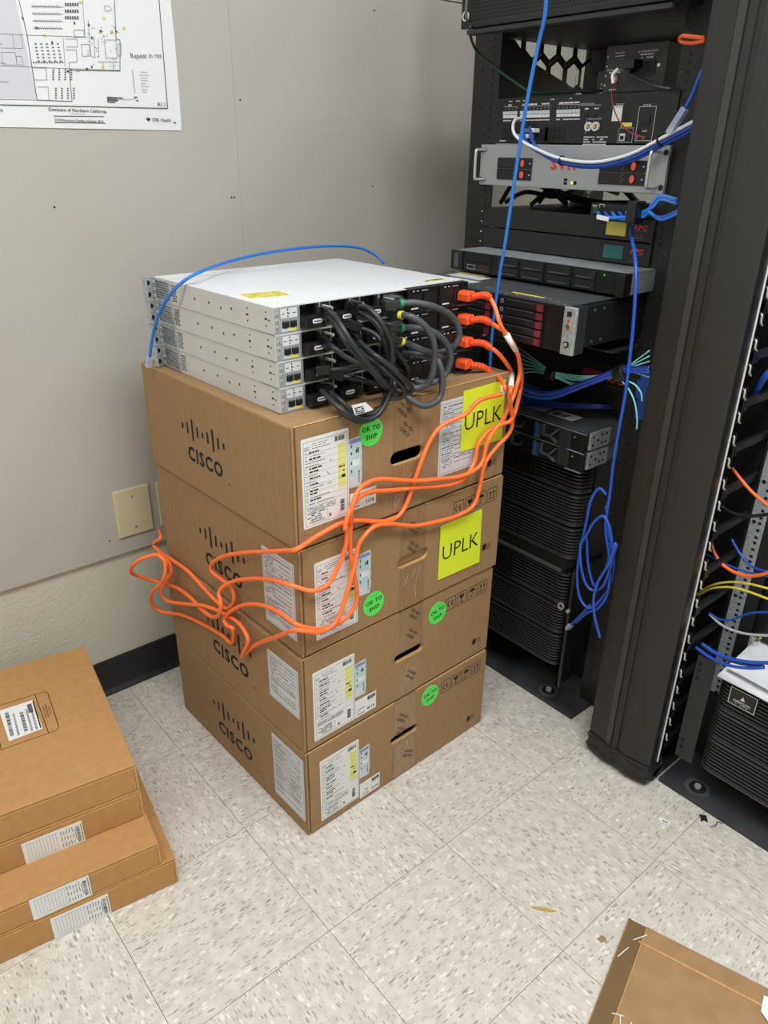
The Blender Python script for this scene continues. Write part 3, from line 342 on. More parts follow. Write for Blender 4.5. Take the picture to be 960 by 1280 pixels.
PLAN_LINES=[(0.2872,1.6012,0.2821,1.3888,0.0012),(0.2821,1.3888,-0.0669,1.382,0.0012),(0.0112,1.5699,0.0169,1.4984,0.0009),(0.0169,1.4984,0.0156,1.393,0.0009),(0.0156,1.393,0.0819,1.3934,0.0009),(0.0819,1.3934,0.0851,1.4468,0.0009),(0.0851,1.4468,0.1872,1.4515,0.0009),(0.1872,1.4515,0.195,1.5051,0.0009),(0.195,1.5051,0.187,1.5061,0.0009),(0.187,1.5061,0.1933,1.5712,0.0009),(-0.0304,1.4966,0.0108,1.4979,0.0006),(-0.0349,1.4739,0.0057,1.4764,0.0006),(-0.0088,1.4978,-0.0103,1.4758,0.0006),(0.0063,1.4985,0.0057,1.4764,0.0006),(-0.0345,1.4671,-0.0098,1.4689,0.0006),(-0.0098,1.4689,-0.0101,1.4489,0.0006),(-0.0101,1.4489,-0.0349,1.4472,0.0006),(-0.0349,1.4472,-0.0345,1.4671,0.0006),(-0.0093,1.4626,0.0007,1.4633,0.0006),(0.0007,1.4633,0.001,1.4496,0.0006),(0.001,1.4496,-0.0101,1.4489,0.0006),(-0.0101,1.4489,-0.0093,1.4626,0.0006),(-0.0405,1.4453,0.0127,1.4471,0.0006),(0.0133,1.4981,0.1312,1.5048,0.0006),(0.0127,1.4471,0.1874,1.4525,0.0006),(0.1313,1.5772,0.1256,1.506,0.0006),(0.1357,1.533,0.132,1.4734,0.0006),(0.132,1.4734,0.1395,1.4705,0.0006),(0.1395,1.4705,0.1425,1.5074,0.0006),(0.1508,1.5048,0.1475,1.4711,0.0006),(0.1626,1.5041,0.1612,1.4687,0.0006),(0.0826,1.4992,0.0785,1.453,0.0006),(0.0861,1.4978,0.1092,1.4997,0.0006),(0.1092,1.4997,0.1081,1.4865,0.0006),(0.1081,1.4865,0.0858,1.4848,0.0006),(0.0842,1.4798,0.105,1.4813,0.0006),(0.105,1.4813,0.1028,1.4613,0.0006),(0.1028,1.4613,0.0872,1.4596,0.0006),(0.0872,1.4596,0.0856,1.4502,0.0006),(0.1155,1.4914,0.1312,1.4926,0.0006),(0.1312,1.4926,0.1301,1.4732,0.0006),(0.1301,1.4732,0.1149,1.4715,0.0006),(0.1149,1.4715,0.1155,1.4914,0.0006),(0.1643,1.5026,0.1867,1.5044,0.0006),(0.1867,1.5044,0.1843,1.4737,0.0006),(0.1843,1.4737,0.1617,1.4721,0.0006),(0.1899,1.4979,0.1961,1.4984,0.0006),(0.1961,1.4984,0.1931,1.4777,0.0006),(0.1931,1.4777,0.1869,1.4773,0.0006),(0.1869,1.4773,0.1899,1.4979,0.0006),(0.1445,1.4641,0.1874,1.467,0.0006),(0.1546,1.4648,0.1525,1.451,0.0006),(0.1749,1.4655,0.1737,1.4517,0.0006),(0.0179,1.4458,0.0419,1.4474,0.0006),(0.0419,1.4474,0.0403,1.4275,0.0006),(0.0403,1.4275,0.018,1.4263,0.0006),(0.0214,1.4149,0.0401,1.4159,0.0006),(0.0401,1.4159,0.038,1.3939,0.0006),(0.1058,1.5141,0.1252,1.5158,0.0006),(0.1252,1.5158,0.1233,1.5042,0.0006),(0.1233,1.5042,0.1047,1.5026,0.0006),(0.1047,1.5026,0.1058,1.5141,0.0006),(0.1709,1.5591,0.1809,1.5601,0.0006),(0.1809,1.5601,0.186,1.5541,0.0006),(0.186,1.5541,0.1717,1.5511,0.0006),(0.1717,1.5511,0.1709,1.5591,0.0006),(0.0981,1.4443,0.1104,1.4484,0.0006),(0.042,1.3668,0.142,1.369,0.001),(0.0419,1.3558,0.1431,1.3572,0.001),(0.2294,1.4523,0.2445,1.4525,0.0006),(0.2265,1.4468,0.2482,1.4474,0.0006),(0.2301,1.4417,0.2431,1.4421,0.0006),(0.2286,1.437,0.2447,1.4376,0.0006),(0.2288,1.4317,0.2396,1.4319,0.0006),(0.2268,1.4266,0.2455,1.4272,0.0006),(0.2296,1.4213,0.2417,1.4216,0.0006),(0.2298,1.4167,0.2398,1.4168,0.0006),(0.0346,1.5467,0.0359,1.5422,0.0006),(0.0383,1.547,0.0396,1.5426,0.0006),(0.0419,1.5474,0.0432,1.5429,0.0006),(0.0455,1.5478,0.0468,1.5433,0.0006),(0.0491,1.5482,0.0505,1.5437,0.0006),(0.0528,1.5485,0.0541,1.544,0.0006),(0.0564,1.5489,0.0578,1.5444,0.0006),(0.0601,1.5493,0.0615,1.5448,0.0006),(0.0638,1.5497,0.0651,1.5451,0.0006),(0.0675,1.55,0.0688,1.5455,0.0006),(0.0712,1.5504,0.0725,1.5459,0.0006),(0.0749,1.5508,0.0763,1.5463,0.0006),(0.0786,1.5512,0.08,1.5466,0.0006),(0.0823,1.5516,0.0837,1.547,0.0006),(0.0324,1.5443,0.0911,1.549,0.0006),(0.034,1.5355,0.0353,1.531,0.0006),(0.0376,1.5359,0.0389,1.5313,0.0006),(0.0413,1.5362,0.0426,1.5317,0.0006),(0.0449,1.5366,0.0462,1.5321,0.0006),(0.0485,1.5369,0.0499,1.5324,0.0006),(0.0522,1.5373,0.0535,1.5328,0.0006),(0.0559,1.5377,0.0572,1.5331,0.0006),(0.0595,1.538,0.0609,1.5335,0.0006),(0.0632,1.5384,0.0646,1.5338,0.0006),(0.0669,1.5388,0.0683,1.5342,0.0006),(0.0706,1.5391,0.072,1.5346,0.0006),(0.0744,1.5395,0.0758,1.5349,0.0006),(0.0781,1.5399,0.0795,1.5353,0.0006),(0.0818,1.5402,0.0832,1.5356,0.0006),(0.0318,1.5331,0.0891,1.5375,0.0006),(0.0334,1.5243,0.0347,1.5197,0.0006),(0.037,1.5246,0.0383,1.5201,0.0006),(0.0406,1.525,0.042,1.5204,0.0006),(0.0443,1.5253,0.0456,1.5207,0.0006),(0.0479,1.5257,0.0493,1.5211,0.0006),(0.0516,1.526,0.053,1.5214,0.0006),(0.0553,1.5264,0.0566,1.5218,0.0006),(0.059,1.5267,0.0603,1.5221,0.0006),(0.0627,1.527,0.0641,1.5224,0.0006),(0.0664,1.5274,0.0678,1.5228,0.0006),(0.0701,1.5278,0.0715,1.5231,0.0006),(0.0738,1.5281,0.0752,1.5235,0.0006),(0.0776,1.5285,0.079,1.5238,0.0006),(0.0813,1.5288,0.0828,1.5242,0.0006),(0.0312,1.5219,0.0871,1.5259,0.0006),(0.0327,1.513,0.034,1.5084,0.0006),(0.0364,1.5133,0.0377,1.5087,0.0006),(0.04,1.5136,0.0413,1.509,0.0006),(0.0437,1.514,0.045,1.5094,0.0006),(0.0473,1.5143,0.0487,1.5097,0.0006),(0.051,1.5146,0.0524,1.51,0.0006),(0.0547,1.515,0.0561,1.5103,0.0006),(0.0584,1.5153,0.0598,1.5107,0.0006),(0.0621,1.5156,0.0635,1.511,0.0006),(0.0658,1.516,0.0672,1.5113,0.0006),(0.0696,1.5163,0.071,1.5116,0.0006),(0.0733,1.5166,0.0747,1.512,0.0006),(0.0771,1.517,0.0785,1.5123,0.0006),(0.0808,1.5173,0.0823,1.5126,0.0006),(0.0305,1.5106,0.0851,1.5142,0.0006),(0.1528,1.3999,0.2076,1.4023,0.0006)]
PLAN_MARKS=[(0.0275,1.4844,0.0043,0.0017),(0.0378,1.4853,0.0043,0.0017),(0.0481,1.4861,0.0043,0.0017),(0.0585,1.4869,0.0043,0.0017),(0.069,1.4877,0.0043,0.0017),(0.0276,1.479,0.0043,0.0017),(0.0379,1.4798,0.0043,0.0017),(0.0482,1.4806,0.0043,0.0017),(0.0587,1.4814,0.0043,0.0017),(0.0692,1.4822,0.0043,0.0017),(0.0277,1.4736,0.0043,0.0017),(0.038,1.4744,0.0043,0.0017),(0.0484,1.4751,0.0043,0.0017),(0.0588,1.4759,0.0043,0.0017),(0.0694,1.4767,0.0043,0.0017),(0.0278,1.4682,0.0043,0.0017),(0.0381,1.4689,0.0043,0.0017),(0.0485,1.4697,0.0043,0.0017),(0.059,1.4704,0.0043,0.0017),(0.0695,1.4712,0.0043,0.0017),(0.0279,1.4627,0.0043,0.0017),(0.0382,1.4634,0.0043,0.0017),(0.0486,1.4641,0.0043,0.0017),(0.0591,1.4649,0.0043,0.0017),(0.0697,1.4656,0.0043,0.0017),(0.028,1.4572,0.0043,0.0017),(0.0383,1.4579,0.0043,0.0017),(0.0487,1.4586,0.0043,0.0017),(0.0593,1.4593,0.0043,0.0017),(0.0699,1.4601,0.0043,0.0017),(0.0532,1.4441,0.0035,0.0021),(0.0646,1.4449,0.0035,0.0021),(0.0761,1.4456,0.0035,0.0021),(0.0876,1.4463,0.0035,0.0021),(0.0527,1.4132,0.0035,0.0021),(0.0642,1.4137,0.0035,0.0021),(0.0757,1.4143,0.0035,0.0021),(0.0874,1.4149,0.0035,0.0021),(0.0525,1.4401,0.0035,0.0021),(0.0639,1.4408,0.0035,0.0021),(0.0754,1.4415,0.0035,0.0021),(0.087,1.4422,0.0035,0.0021),(0.052,1.4091,0.0035,0.0021),(0.0635,1.4096,0.0035,0.0021),(0.075,1.4102,0.0035,0.0021),(0.0867,1.4108,0.0035,0.0021),(0.0518,1.4361,0.0035,0.0021),(0.0632,1.4368,0.0035,0.0021),(0.0747,1.4375,0.0035,0.0021),(0.0863,1.4382,0.0035,0.0021),(0.0513,1.405,0.0035,0.0021),(0.0628,1.4056,0.0035,0.0021),(0.0744,1.4061,0.0035,0.0021),(0.086,1.4066,0.0035,0.0021),(0.0511,1.4321,0.0035,0.0021),(0.0625,1.4328,0.0035,0.0021),(0.074,1.4334,0.0035,0.0021),(0.0856,1.4341,0.0035,0.0021),(0.0506,1.4009,0.0035,0.0021),(0.0621,1.4014,0.0035,0.0021),(0.0737,1.402,0.0035,0.0021),(0.0854,1.4025,0.0035,0.0021),(0.0504,1.4281,0.0035,0.0021),(0.0618,1.4287,0.0035,0.0021),(0.0733,1.4294,0.0035,0.0021),(0.0849,1.43,0.0035,0.0021),(0.0499,1.3968,0.0035,0.0021),(0.0614,1.3973,0.0035,0.0021),(0.073,1.3978,0.0035,0.0021),(0.0847,1.3984,0.0035,0.0021),(0.0194,1.454,0.0031,0.0021),(0.0242,1.4544,0.0031,0.0021),(0.029,1.4547,0.0031,0.0021),(0.0338,1.455,0.0031,0.0021),(0.0386,1.4553,0.0031,0.0021),(0.0434,1.4556,0.0031,0.0021),(0.0483,1.456,0.0031,0.0021),(0.0531,1.4563,0.0031,0.0021),(0.058,1.4566,0.0031,0.0021),(0.063,1.457,0.0031,0.0021),(0.0679,1.4573,0.0031,0.0021),(0.0728,1.4576,0.0031,0.0021),(0.2124,1.452,0.0019,0.0021),(0.2124,1.4474,0.0019,0.0021),(0.2124,1.4428,0.0019,0.0021),(0.2124,1.4382,0.0019,0.0021),(0.2124,1.4336,0.0019,0.0021),(0.2124,1.429,0.0019,0.0021),(0.2124,1.4244,0.0019,0.0021),(0.2124,1.4198,0.0019,0.0021),(0.2124,1.4151,0.0019,0.0021),(0.0952,1.5513,0.0031,0.005),(0.0934,1.5407,0.0031,0.005),(0.0916,1.5301,0.0031,0.005),(0.0997,1.5518,0.0031,0.005),(0.0979,1.5412,0.0031,0.005),(0.0961,1.5305,0.0031,0.005),(0.1043,1.5523,0.0031,0.005),(0.1025,1.5416,0.0031,0.005),(0.1007,1.531,0.0031,0.005),(0.1088,1.5527,0.0031,0.005),(0.1071,1.5421,0.0031,0.005),(0.1053,1.5314,0.0031,0.005),(0.1134,1.5532,0.0031,0.005),(0.1117,1.5425,0.0031,0.005),(0.1099,1.5318,0.0031,0.005),(0.118,1.5537,0.0031,0.005),(0.1163,1.543,0.0031,0.005),(0.1145,1.5323,0.0031,0.005),(0.1444,1.5198,0.0019,0.0013),(0.154,1.5169,0.0019,0.0013),(0.1302,1.4971,0.0019,0.0013),(0.1806,1.4713,0.0019,0.0013),(0.177,1.5141,0.0019,0.0013),(0.1616,1.5087,0.0019,0.0013),(0.1403,1.5193,0.0019,0.0013),(0.1334,1.4586,0.0019,0.0013),(0.1747,1.4705,0.0019,0.0013),(0.1796,1.5164,0.0019,0.0013),(0.143,1.4816,0.0019,0.0013),(0.1678,1.4664,0.0019,0.0013),(0.186,1.5247,0.0019,0.0013),(0.1616,1.4796,0.0019,0.0013),(0.1608,1.5159,0.0019,0.0013),(0.1597,1.5222,0.0019,0.0013),(0.181,1.4665,0.0019,0.0013),(0.1621,1.5071,0.0019,0.0013),(0.1826,1.4886,0.0019,0.0013),(0.1777,1.4675,0.0019,0.0013),(0.1582,1.4984,0.0019,0.0013),(0.1639,1.4976,0.0019,0.0013),(0.1373,1.5046,0.0019,0.0013),(0.1821,1.5276,0.0019,0.0013),(0.1263,1.4804,0.0019,0.0013),(0.1422,1.4883,0.0019,0.0013),(0.1566,1.5035,0.0019,0.0013),(0.1925,1.5173,0.0019,0.0013),(0.1545,1.5135,0.0019,0.0013),(0.1678,1.5093,0.0019,0.0013),(0.1446,1.4728,0.0019,0.0013),(0.1445,1.4867,0.0019,0.0013),(0.1874,1.5238,0.0019,0.0013),(0.1319,1.5097,0.0019,0.0013),(0.1726,1.4846,0.0019,0.0013),(0.1418,1.5031,0.0019,0.0013),(0.1365,1.4934,0.0019,0.0013),(0.1252,1.4751,0.0019,0.0013),(0.1774,1.4595,0.0019,0.0013),(0.1668,1.4584,0.0019,0.0013),(0.1341,1.5231,0.0035,0.0038),(0.1563,1.5152,0.0035,0.0038),(0.1874,1.5169,0.0035,0.0038),(0.1366,1.502,0.0035,0.0038),(0.1183,1.4489,0.0035,0.0038),(0.1288,1.4529,0.0035,0.0038),(0.0805,1.4425,0.0035,0.0038),(0.0349,1.5094,0.0035,0.0038),(0.1067,1.5238,0.0035,0.0038),(0.0592,1.4886,0.0035,0.0038),(0.0125,1.5223,0.0035,0.0038),(0.1533,1.4031,0.0331,0.0017),(0.1529,1.4003,0.0215,0.0017),(0.1525,1.3975,0.0234,0.0017),(0.152,1.3946,0.0175,0.0017),(0.2111,1.4061,0.007,0.0017),(0.2106,1.4025,0.0016,0.0042),(0.2137,1.3997,0.0055,0.0017)]
PLAN_DOTS=[(0.1256,1.5608,0.004),(0.0484,1.5001,0.004),(0.1584,1.516,0.004),(0.1807,1.518,0.004),(0.1226,1.4508,0.004),(0.1532,1.4562,0.004),(0.1679,1.5393,0.004),(0.2062,1.5262,0.004)]

PLAN_GREY=[(-0.0302, 1.5652), (0.0056, 1.5693), (0.0156, 1.393), (-0.0651, 1.3911)]
# ================================================================ SETTING
WY = .914
T = .3048
X0, X1, Y0, Y1 = -2.1, 2.5, -3.0, WY+.012
fl = MB().box(X0, X1, Y0, Y1, -.05, -.0022, 'grout').build('floor'); struct(fl)
tm = MB().box(.0005, T-.0005, .0005, T-.0005, -.0022, 0, 'vct')
t0 = tm.build('floor_tile', fl); tme = t0.data; bpy.data.objects.remove(t0)
rnd = random.Random(7)
for i in range(-7, 8):
    for j in range(-10, 4):
        x, y = i*T, j*T
        if x > X1-.1 or y < Y0: continue
        o = bpy.data.objects.new('floor_tile', tme); COL.objects.link(o); o.parent = fl
        if (i+j) % 2: o.location = (x, y, 0)
        else: o.location = (x+T, y, 0); o.rotation_euler = (0, 0, PI/2)
        if y+T > Y1: # last row is cut at the wall
            o.data = MB().box(.0005, T-.0005, .0005, Y1-y-.001, -.0022, 0, 'vct').build('tmp').data
            bpy.data.objects.remove(bpy.data.objects['tmp']); o.location = (x, y, 0); o.rotation_euler = (0, 0, 0)
wl = MB().box(X0, X1, Y1, Y1+.1, 0, 2.7, 'wall').build('wall_left'); struct(wl)
struct(MB().box(X0-.1, X0, Y0, Y1, 0, 2.7, 'wall').build('wall_front'))
struct(MB().box(X1, X1+.1, Y0, Y1, 0, 2.7, 'wall').build('wall_back'))
struct(MB().box(X0, X1, Y0-.1, Y0, 0, 2.7, 'wall').build('wall_right'))
ce = MB().box(X0, X1, Y0, Y1, 2.7, 2.8, 'ceil').build('ceiling'); struct(ce)
for lx, ly, lp in LIGHTS:
    o = thing('ceiling_light', 'recessed ceiling light panel over '+{0.: 'the aisle in front of the cartons', 1.45: 'the right rack', -1.25: 'the low carton stack', .4: 'the far right corner'}[lx], 'light', (lx, ly, 2.7), group='ceiling light panels')
    MB().box(-.61, .61, -.305, -.28, -.02, 0, 'white_e').box(-.61, .61, .28, .305, -.02, 0, 'white_e').box(-.61, -.585, -.28, .28, -.02, 0, 'white_e').box(.585, .61, -.28, .28, -.02, 0, 'white_e').build('frame', o)
    MB().box(-.585, .585, -.28, .28, -.012, -.004, 'fix').build('diffuser', o)
# painted plywood boards on the wall
def board(x0, x1, z0, z1):
    return MB().box(x0, x1, WY, Y1, z0, z1, 'board').build('wall_panel', wl, bevel=.0003)
board(X0+.01, .4460, .396, 1.664); board(.4464, 1.665, .396, 1.664); board(X0+.01, 1.2, 1.667, 2.69); board(1.203, X1-.01, 1.667, 2.69); board(1.667, X1-.01, .396, 1.664)
nm = MB()
for x, z in ((.429, 1.211), (.424, 1.211), (.016, 1.203), (.848, 1.228), (.85, 1.62), (.016, .441), (.05, 1.21), (.02, .9), (.33, .47)):
    nm.disc(x, z, .0022, -.914-.0004+WY*0, -.914-.0002, 'ink', 8, fr=frame((0, 0, 0), (1, 0, 0), (0, 0, 1)).copy())
# FRONT frame: w = -y  -> y = .9138 needs w = -.9138
nm = MB(FRONT)
for x, z in ((.429, 1.211), (.422, 1.211), (.016, 1.203), (.848, 1.228), (.85, 1.62), (.016, .441), (.33, .47), (.461, 1.412)):
    nm.disc(x, z, .0022, -.9142, -.9136, 'ink', 8)
nm.build('nail_head', wl, kind='stuff')
# rubber cove base
pr = [(Y1, 0), (WY-.004, 0), (WY-.0035, .004), (WY+.004, .014), (WY+.008, .03), (WY+.008, .1), (Y1, .102)]
mb = MB(); n = len(pr)
mb.add([(X0, a, b) for a, b in pr]+[(X1, a, b) for a, b in pr], [(i, (i+1) % n, n+(i+1) % n, n+i) for i in range(n)]+[tuple(range(n)), tuple(range(n, 2*n))[::-1]], 'rubber')
struct(mb.build('baseboard_left'))
# blank wall plates
def plate(x0, x1, z0, z1, label):
    o = thing('wall_plate', label, 'wall plate', ((x0+x1)/2, WY, z0))
    w_ = (x1-x0)/2; h = z1-z0
    MB().box(-w_, w_, -.006, 0, 0, h, 'plate').build('cover', o, bevel=.003)
    for v in (.022, h-.022): MB(FRONT).disc(0, v, .0035, .006, .0072, 'steel', 12).rect(-.0028, .0028, v-.0005, v+.0005, .0074, 'ink').build('screw', o)
plate(.039, .130, .440, .566, 'ivory blank wall plate left of the stacked cartons')
plate(.149, .24, .440, .562, 'ivory wall plate mostly hidden behind the stacked cartons')
# ---------------------------------------------------------------- floor plan print on the wall
PX = Matrix.Translation((0, 0, 0))
pf = frame((0, WY-.0012, 0), (1, 0, 0), (0, 0, 1))
pp = thing('floor_plan_print', 'white floor plan print pinned to the grey wall boards', 'poster', (-.12, WY, 1.35))
inv = Matrix.Translation((.12, -WY, -1.35))
PF = inv @ pf
sh = MB(PF)
nx, nz = 14, 8
vv = []; ff = []
for i in range(nx+1):
    for j in range(nz+1):
        u = -.52+(.8305)*i/nx; v = 1.3475+.55*j/nz + .005*(1-i/nx)*-1
        vv.append((u+(.002*math.sin(j*.9) if i == nx else 0)+.004*j/nz*(i/nx), v, .0004+.0005*(1+math.sin(i*1.3+j*.7))))
for i in range(nx):
    for j in range(nz):
        a = i*(nz+1)+j; ff.append((a, a+nz+1, a+nz+2, a+1))
sh.add(vv, ff, 'white'); sheet = sh.build('sheet', pp, smooth=True)
pk = MB(PF)
W0 = .0022
pk.add([(x, z, W0-.0003) for x, z in PLAN_GREY], [(0, 3, 2, 1)], mat('print_lavender_tint', (206, 204, 212), .7))
for a, b, c, d, t in PLAN_LINES: pk.line(a, b, c, d, t*1.1, W0, 'ink2' if t < .0008 else 'ink')
for i in range(5):
    for j in range(10): pk.line(-.03-.09*i, 1.42+.03*j, -.11-.09*i, 1.42+.03*j, .0008, W0, 'ink2')
for x, z, a, b in PLAN_MARKS: pk.rect(x, x+a, z, z+b, W0, 'ink2')
for x, z, r_ in PLAN_DOTS: pk.disc(x, z, r_*.65, W0-.0001, W0, 'yst', 10)
pk.text('Omnicare of Northern California', .0911, 1.3782, .0058, W0, 'ink', bold=.01).text('1234 Main Street Suite A', .0902, 1.3722, .0022, W0, 'ink2').text('CVS/Omnicare Facility Analysis 2016', .0912, 1.3596, .0058, W0, 'ink', bold=.01)
pk.text('A1.1', .2685, 1.3958, .0075, W0, 'ink').text('CVS', .2522, 1.3665, .0066, W0, 'ink', bold=.02, squash=.9).text('Health', .2755, 1.3668, .0068, W0, 'ink', squash=.9)
pk.poly([(.236+.0042*math.copysign(abs(math.sin(t))**3, math.sin(t)), 1.3668+.00026*(13*math.cos(t)-5*math.cos(2*t)-2*math.cos(3*t)-math.cos(4*t))) for t in [2*PI*k/20 for k in range(20)]], W0-.0001, W0, 'ink')
pk.text('Repeat in rxs', .2465, 1.481, .0115, W0, 'ink2', rot=.08)
pk.rect(.2925, .298, 1.3615, 1.3635, W0, 'ink').text('lts', -.054, 1.3745, .007, W0, 'ink')
pk.build('print', sheet)
# ================================================================ PRINT HELPERS
def logo(mb, u, v, wd, w_, m='ink', fr=None, rot=0.):     # nine bars over a bold wordmark, centred on u; v = baseline of the bars
    hs = [.09, .16, .30, .16, .09, .16, .30, .16, .09]
    c, s_ = math.cos(rot), math.sin(rot)
    f = (fr if fr is not None else mb.fr) @ Matrix(((c, -s_, 0, u), (s_, c, 0, v), (0, 0, 1, 0), (0, 0, 0, 1)))
    bw = wd*(.042 if wd > .06 else .055)
    for i, h in enumerate(hs):
        x = -wd/2+bw/2+(wd-bw)*i/8; hh = h*wd*.95; b0 = (.30*wd*.95-hh)/2
        pts = [(x+bw/2*math.cos(a), b0+hh-bw/2+bw/2*math.sin(a)) for a in (0, PI/3, 2*PI/3, PI)]+[(x+bw/2*math.cos(a), b0+bw/2+bw/2*math.sin(a)) for a in (PI, 4*PI/3, 5*PI/3, 2*PI)]
        mb.add([(*p, w_) for p in pts], [tuple(range(len(pts)))], m, fr=f)
    vs2, fs2, tw, th2 = text_geo('CISCO', .035)
    hh = wd*.195; mb.text('CISCO', 0, -wd*.185, hh, w_, m, fr=f, bold=.035, squash=(wd*.82)/(tw*hh/th2))
def fake_text(mb, u0, u1, v, h, w_, m, rr, fill=.85):
    u = u0
    while u < u1-h:
        l = min(h*rr.uniform(1.2, 4.5), u1-u)
        if rr.random() < fill: mb.rect(u, u+l, v, v+h, w_, m)
        u += l+h*.5
def barcode(mb, u0, u1, v0, v1, w_, rr, m='ink', vert=True):
    u = u0 if vert else v0; e = u1 if vert else v1; k = abs(e-u)/34
    while u < e-k:
        l = k*rr.choice((.6, 1, 1.6)); 
        if vert: mb.rect(u, u+l, v0, v1, w_, m)
        else: mb.rect(u0, u1, u, u+l, w_, m)
        u += l+k*rr.choice((.6, 1, 1.5))
def packing_label(par, fr, u0, u1, v0, v1, seed, name='shipping_label', big=True):
    rr = random.Random(seed); w_ = .0007
    rc = .0025
    P = []
    for cu, cv, a0 in ((u1-rc, v1-rc, 0), (u0+rc, v1-rc, PI/2), (u0+rc, v0+rc, PI), (u1-rc, v0+rc, 1.5*PI)):
        P += [(cu+rc*math.cos(a0+k*PI/6), cv+rc*math.sin(a0+k*PI/6)) for k in range(4)]
    lb = MB(fr).poly(P, 0, w_, 'paper' if big else 'paper2').build(name, par)
    W_ = u1-u0; H = v1-v0; g = MB(fr); z = w_+.0002
    g.frame_rect(u0+.004, u1-.003, v0+.004, v1-.006, .0005, z, 'ink')
    if big:
        g.rect(u1-.024, u1-.006, v1-.105 if H > .15 else v1-.1, v1-.024, z, 'yel'); z2 = z+.0001
        barcode(g, u1-.030, u1-.008, v1-.018, v1-.009, z2, rr)
        logo(g, u0+.011, v1-.0175, .012, z2)
        fake_text(g, u0+.022, u0+.055, v1-.012, .0011, z2, 'ink2', rr); fake_text(g, u0+.022, u0+.05, v1-.016, .0011, z2, 'ink2', rr); fake_text(g, u0+.022, u0+.06, v1-.020, .0011, z2, 'ink2', rr)
        y = v1-.027
        for i in range(17):
            lin_ = rr.random()
            if i in (0, 2, 5, 6, 8, 10, 12, 13, 15): fake_text(g, u0+.015, u0+rr.uniform(.03, .042), y, .0027, z2, 'ink', rr, .98)
            else: fake_text(g, u0+.012, u0+rr.uniform(.03, .07), y, .0012, z2, 'ink2', rr)
            if i % 2 == 0: g.line(u0+.006, y-.0014, u1-.006, y-.0014, .0003, z2, 'ink2')
            fake_text(g, u0+.007, u0+.011, y, .0012, z2, 'ink2', rr)
            y -= .0058
        fake_text(g, u1-.022, u1-.009, v1-.068, .003, z2, 'ink', rr, 1); fake_text(g, u1-.014, u1-.009, v1-.076, .0025, z2, 'ink', rr, 1); fake_text(g, u1-.016, u1-.008, v1-.088, .006, z2, 'ink', rr, 1)
        g.frame_rect(u1-.022, u1-.016, v1-.089, v1-.083, .0004, z2, 'ink2')
        for i in range(5): fake_text(g, u0+.008, u1-.03, y-.0004-i*.0022, .0009, z2, 'ink2', rr)
        barcode(g, u1-.020, u1-.011, v0+.013, v0+.036, z2, rr, vert=False)
        for i in range(5): fake_text(g, u0+.008+(.008 if i % 2 else 0), u0+.045, v0+.026-i*.0042, .0018, z2, 'ink' if i % 2 else 'ink2', rr)
        g.frame_rect(u0+.018, u0+.052, v0+.007, v0+.026, .0004, z2, 'ink2')
        g.text('X', u1-.043, v0+.013, .0066, z2, 'ink', bold=.04)
        g.line(u1-.05, v1-.066, u1-.043, v1-.074, .0008, z2, 'ink'); g.text('G', u1-.040, v1-.048, .0045, z2, 'ink2')
    else:
        y = v1-.014
        for i in range(int((H-.025)/.0046)):
            if i < 6 or rr.random() < .9:
                fake_text(g, u0+.008, u0+rr.uniform(.03, .05) if i % 2 else u1-.01, y, .0014 if i % 3 else .0022, z, 'ink2', rr, .9)
                if rr.random() < .3: fake_text(g, u0+W_*.55, u1-.01, y, .0016, z, 'ink2', rr)
            y -= .0046
    g.build('print', lb)
    return lb
def teal_sticker(par, fr, u0, u1, v0, v1, seed):
    rr = random.Random(seed); n = 9; P = [(u0, v0), (u1-.004, v0-.002)]
    P += [(u1-(.0012 if k % 2 else 0), v0+(v1-v0)*k/n) for k in range(1, n)]+[(u1-.002, v1), (u0, v1-.003)]
    lb = MB(fr).poly(P, 0, .0008, 'teal').build('security_sticker', par)
    g = MB(fr); z = .001; H = v1-v0
    g.rect(u0+.001, u1-.003, v1-.011, v1-.004, z, 'purple'); g.rect(u0+.003, u1-.006, v0+H*.42, v0+H*.55, z, 'paper'); g.rect(u0+.002, u1-.006, v0+.002, v0+.022, z, 'paper2')
    g.frame_rect(u1-.014, u1-.009, v0+H*.5, v0+H*.62, .0006, z+.0001, 'pink')
    for a, b in ((.8, .86), (.66, .72), (.46, .53), (.3, .36)): g.rect(u0+.004, u0+.007, v0+H*a, v0+H*b, z+.0001, 'tst')
    g.rect(u1-.011, u1-.008, v0+H*.68, v0+H*.78, z+.0001, 'ink'); g.rect(u1-.0145, u1-.012, v0+H*.68, v0+H*.76, z+.0001, 'ink')
    barcode(g, u1-.009, u1-.006, v0+.006, v0+.03, z+.0001, rr, vert=False)
    g.build('print', lb)
def count_tag(par, fr, u0, u1, v0, v1, txt, seed):
    rr = random.Random(seed)
    lb = MB(fr).box(u0, u1, v0, v1, 0, .0006, 'paper').build('count_label', par); g = MB(fr); z = .0008
    g.rect(u1-.024, u1-.003, v1-.012, v1-.004, z, 'ink'); g.text('1739', u1-.0135, v1-.008, .005, z+.0001, 'paper')
    fake_text(g, u1-.022, u1-.008, v1-.0155, .0014, z, 'ink2', rr); g.text(txt, u1-.0145, v0+.0095, .0075, z, 'ink', bold=.03)
    for i in range(3): fake_text(g, u0+.004, u0+.025, v0+.005+i*.006, .0022, z, 'pink' if i == 1 else 'ink2', rr)
    g.build('print', lb)
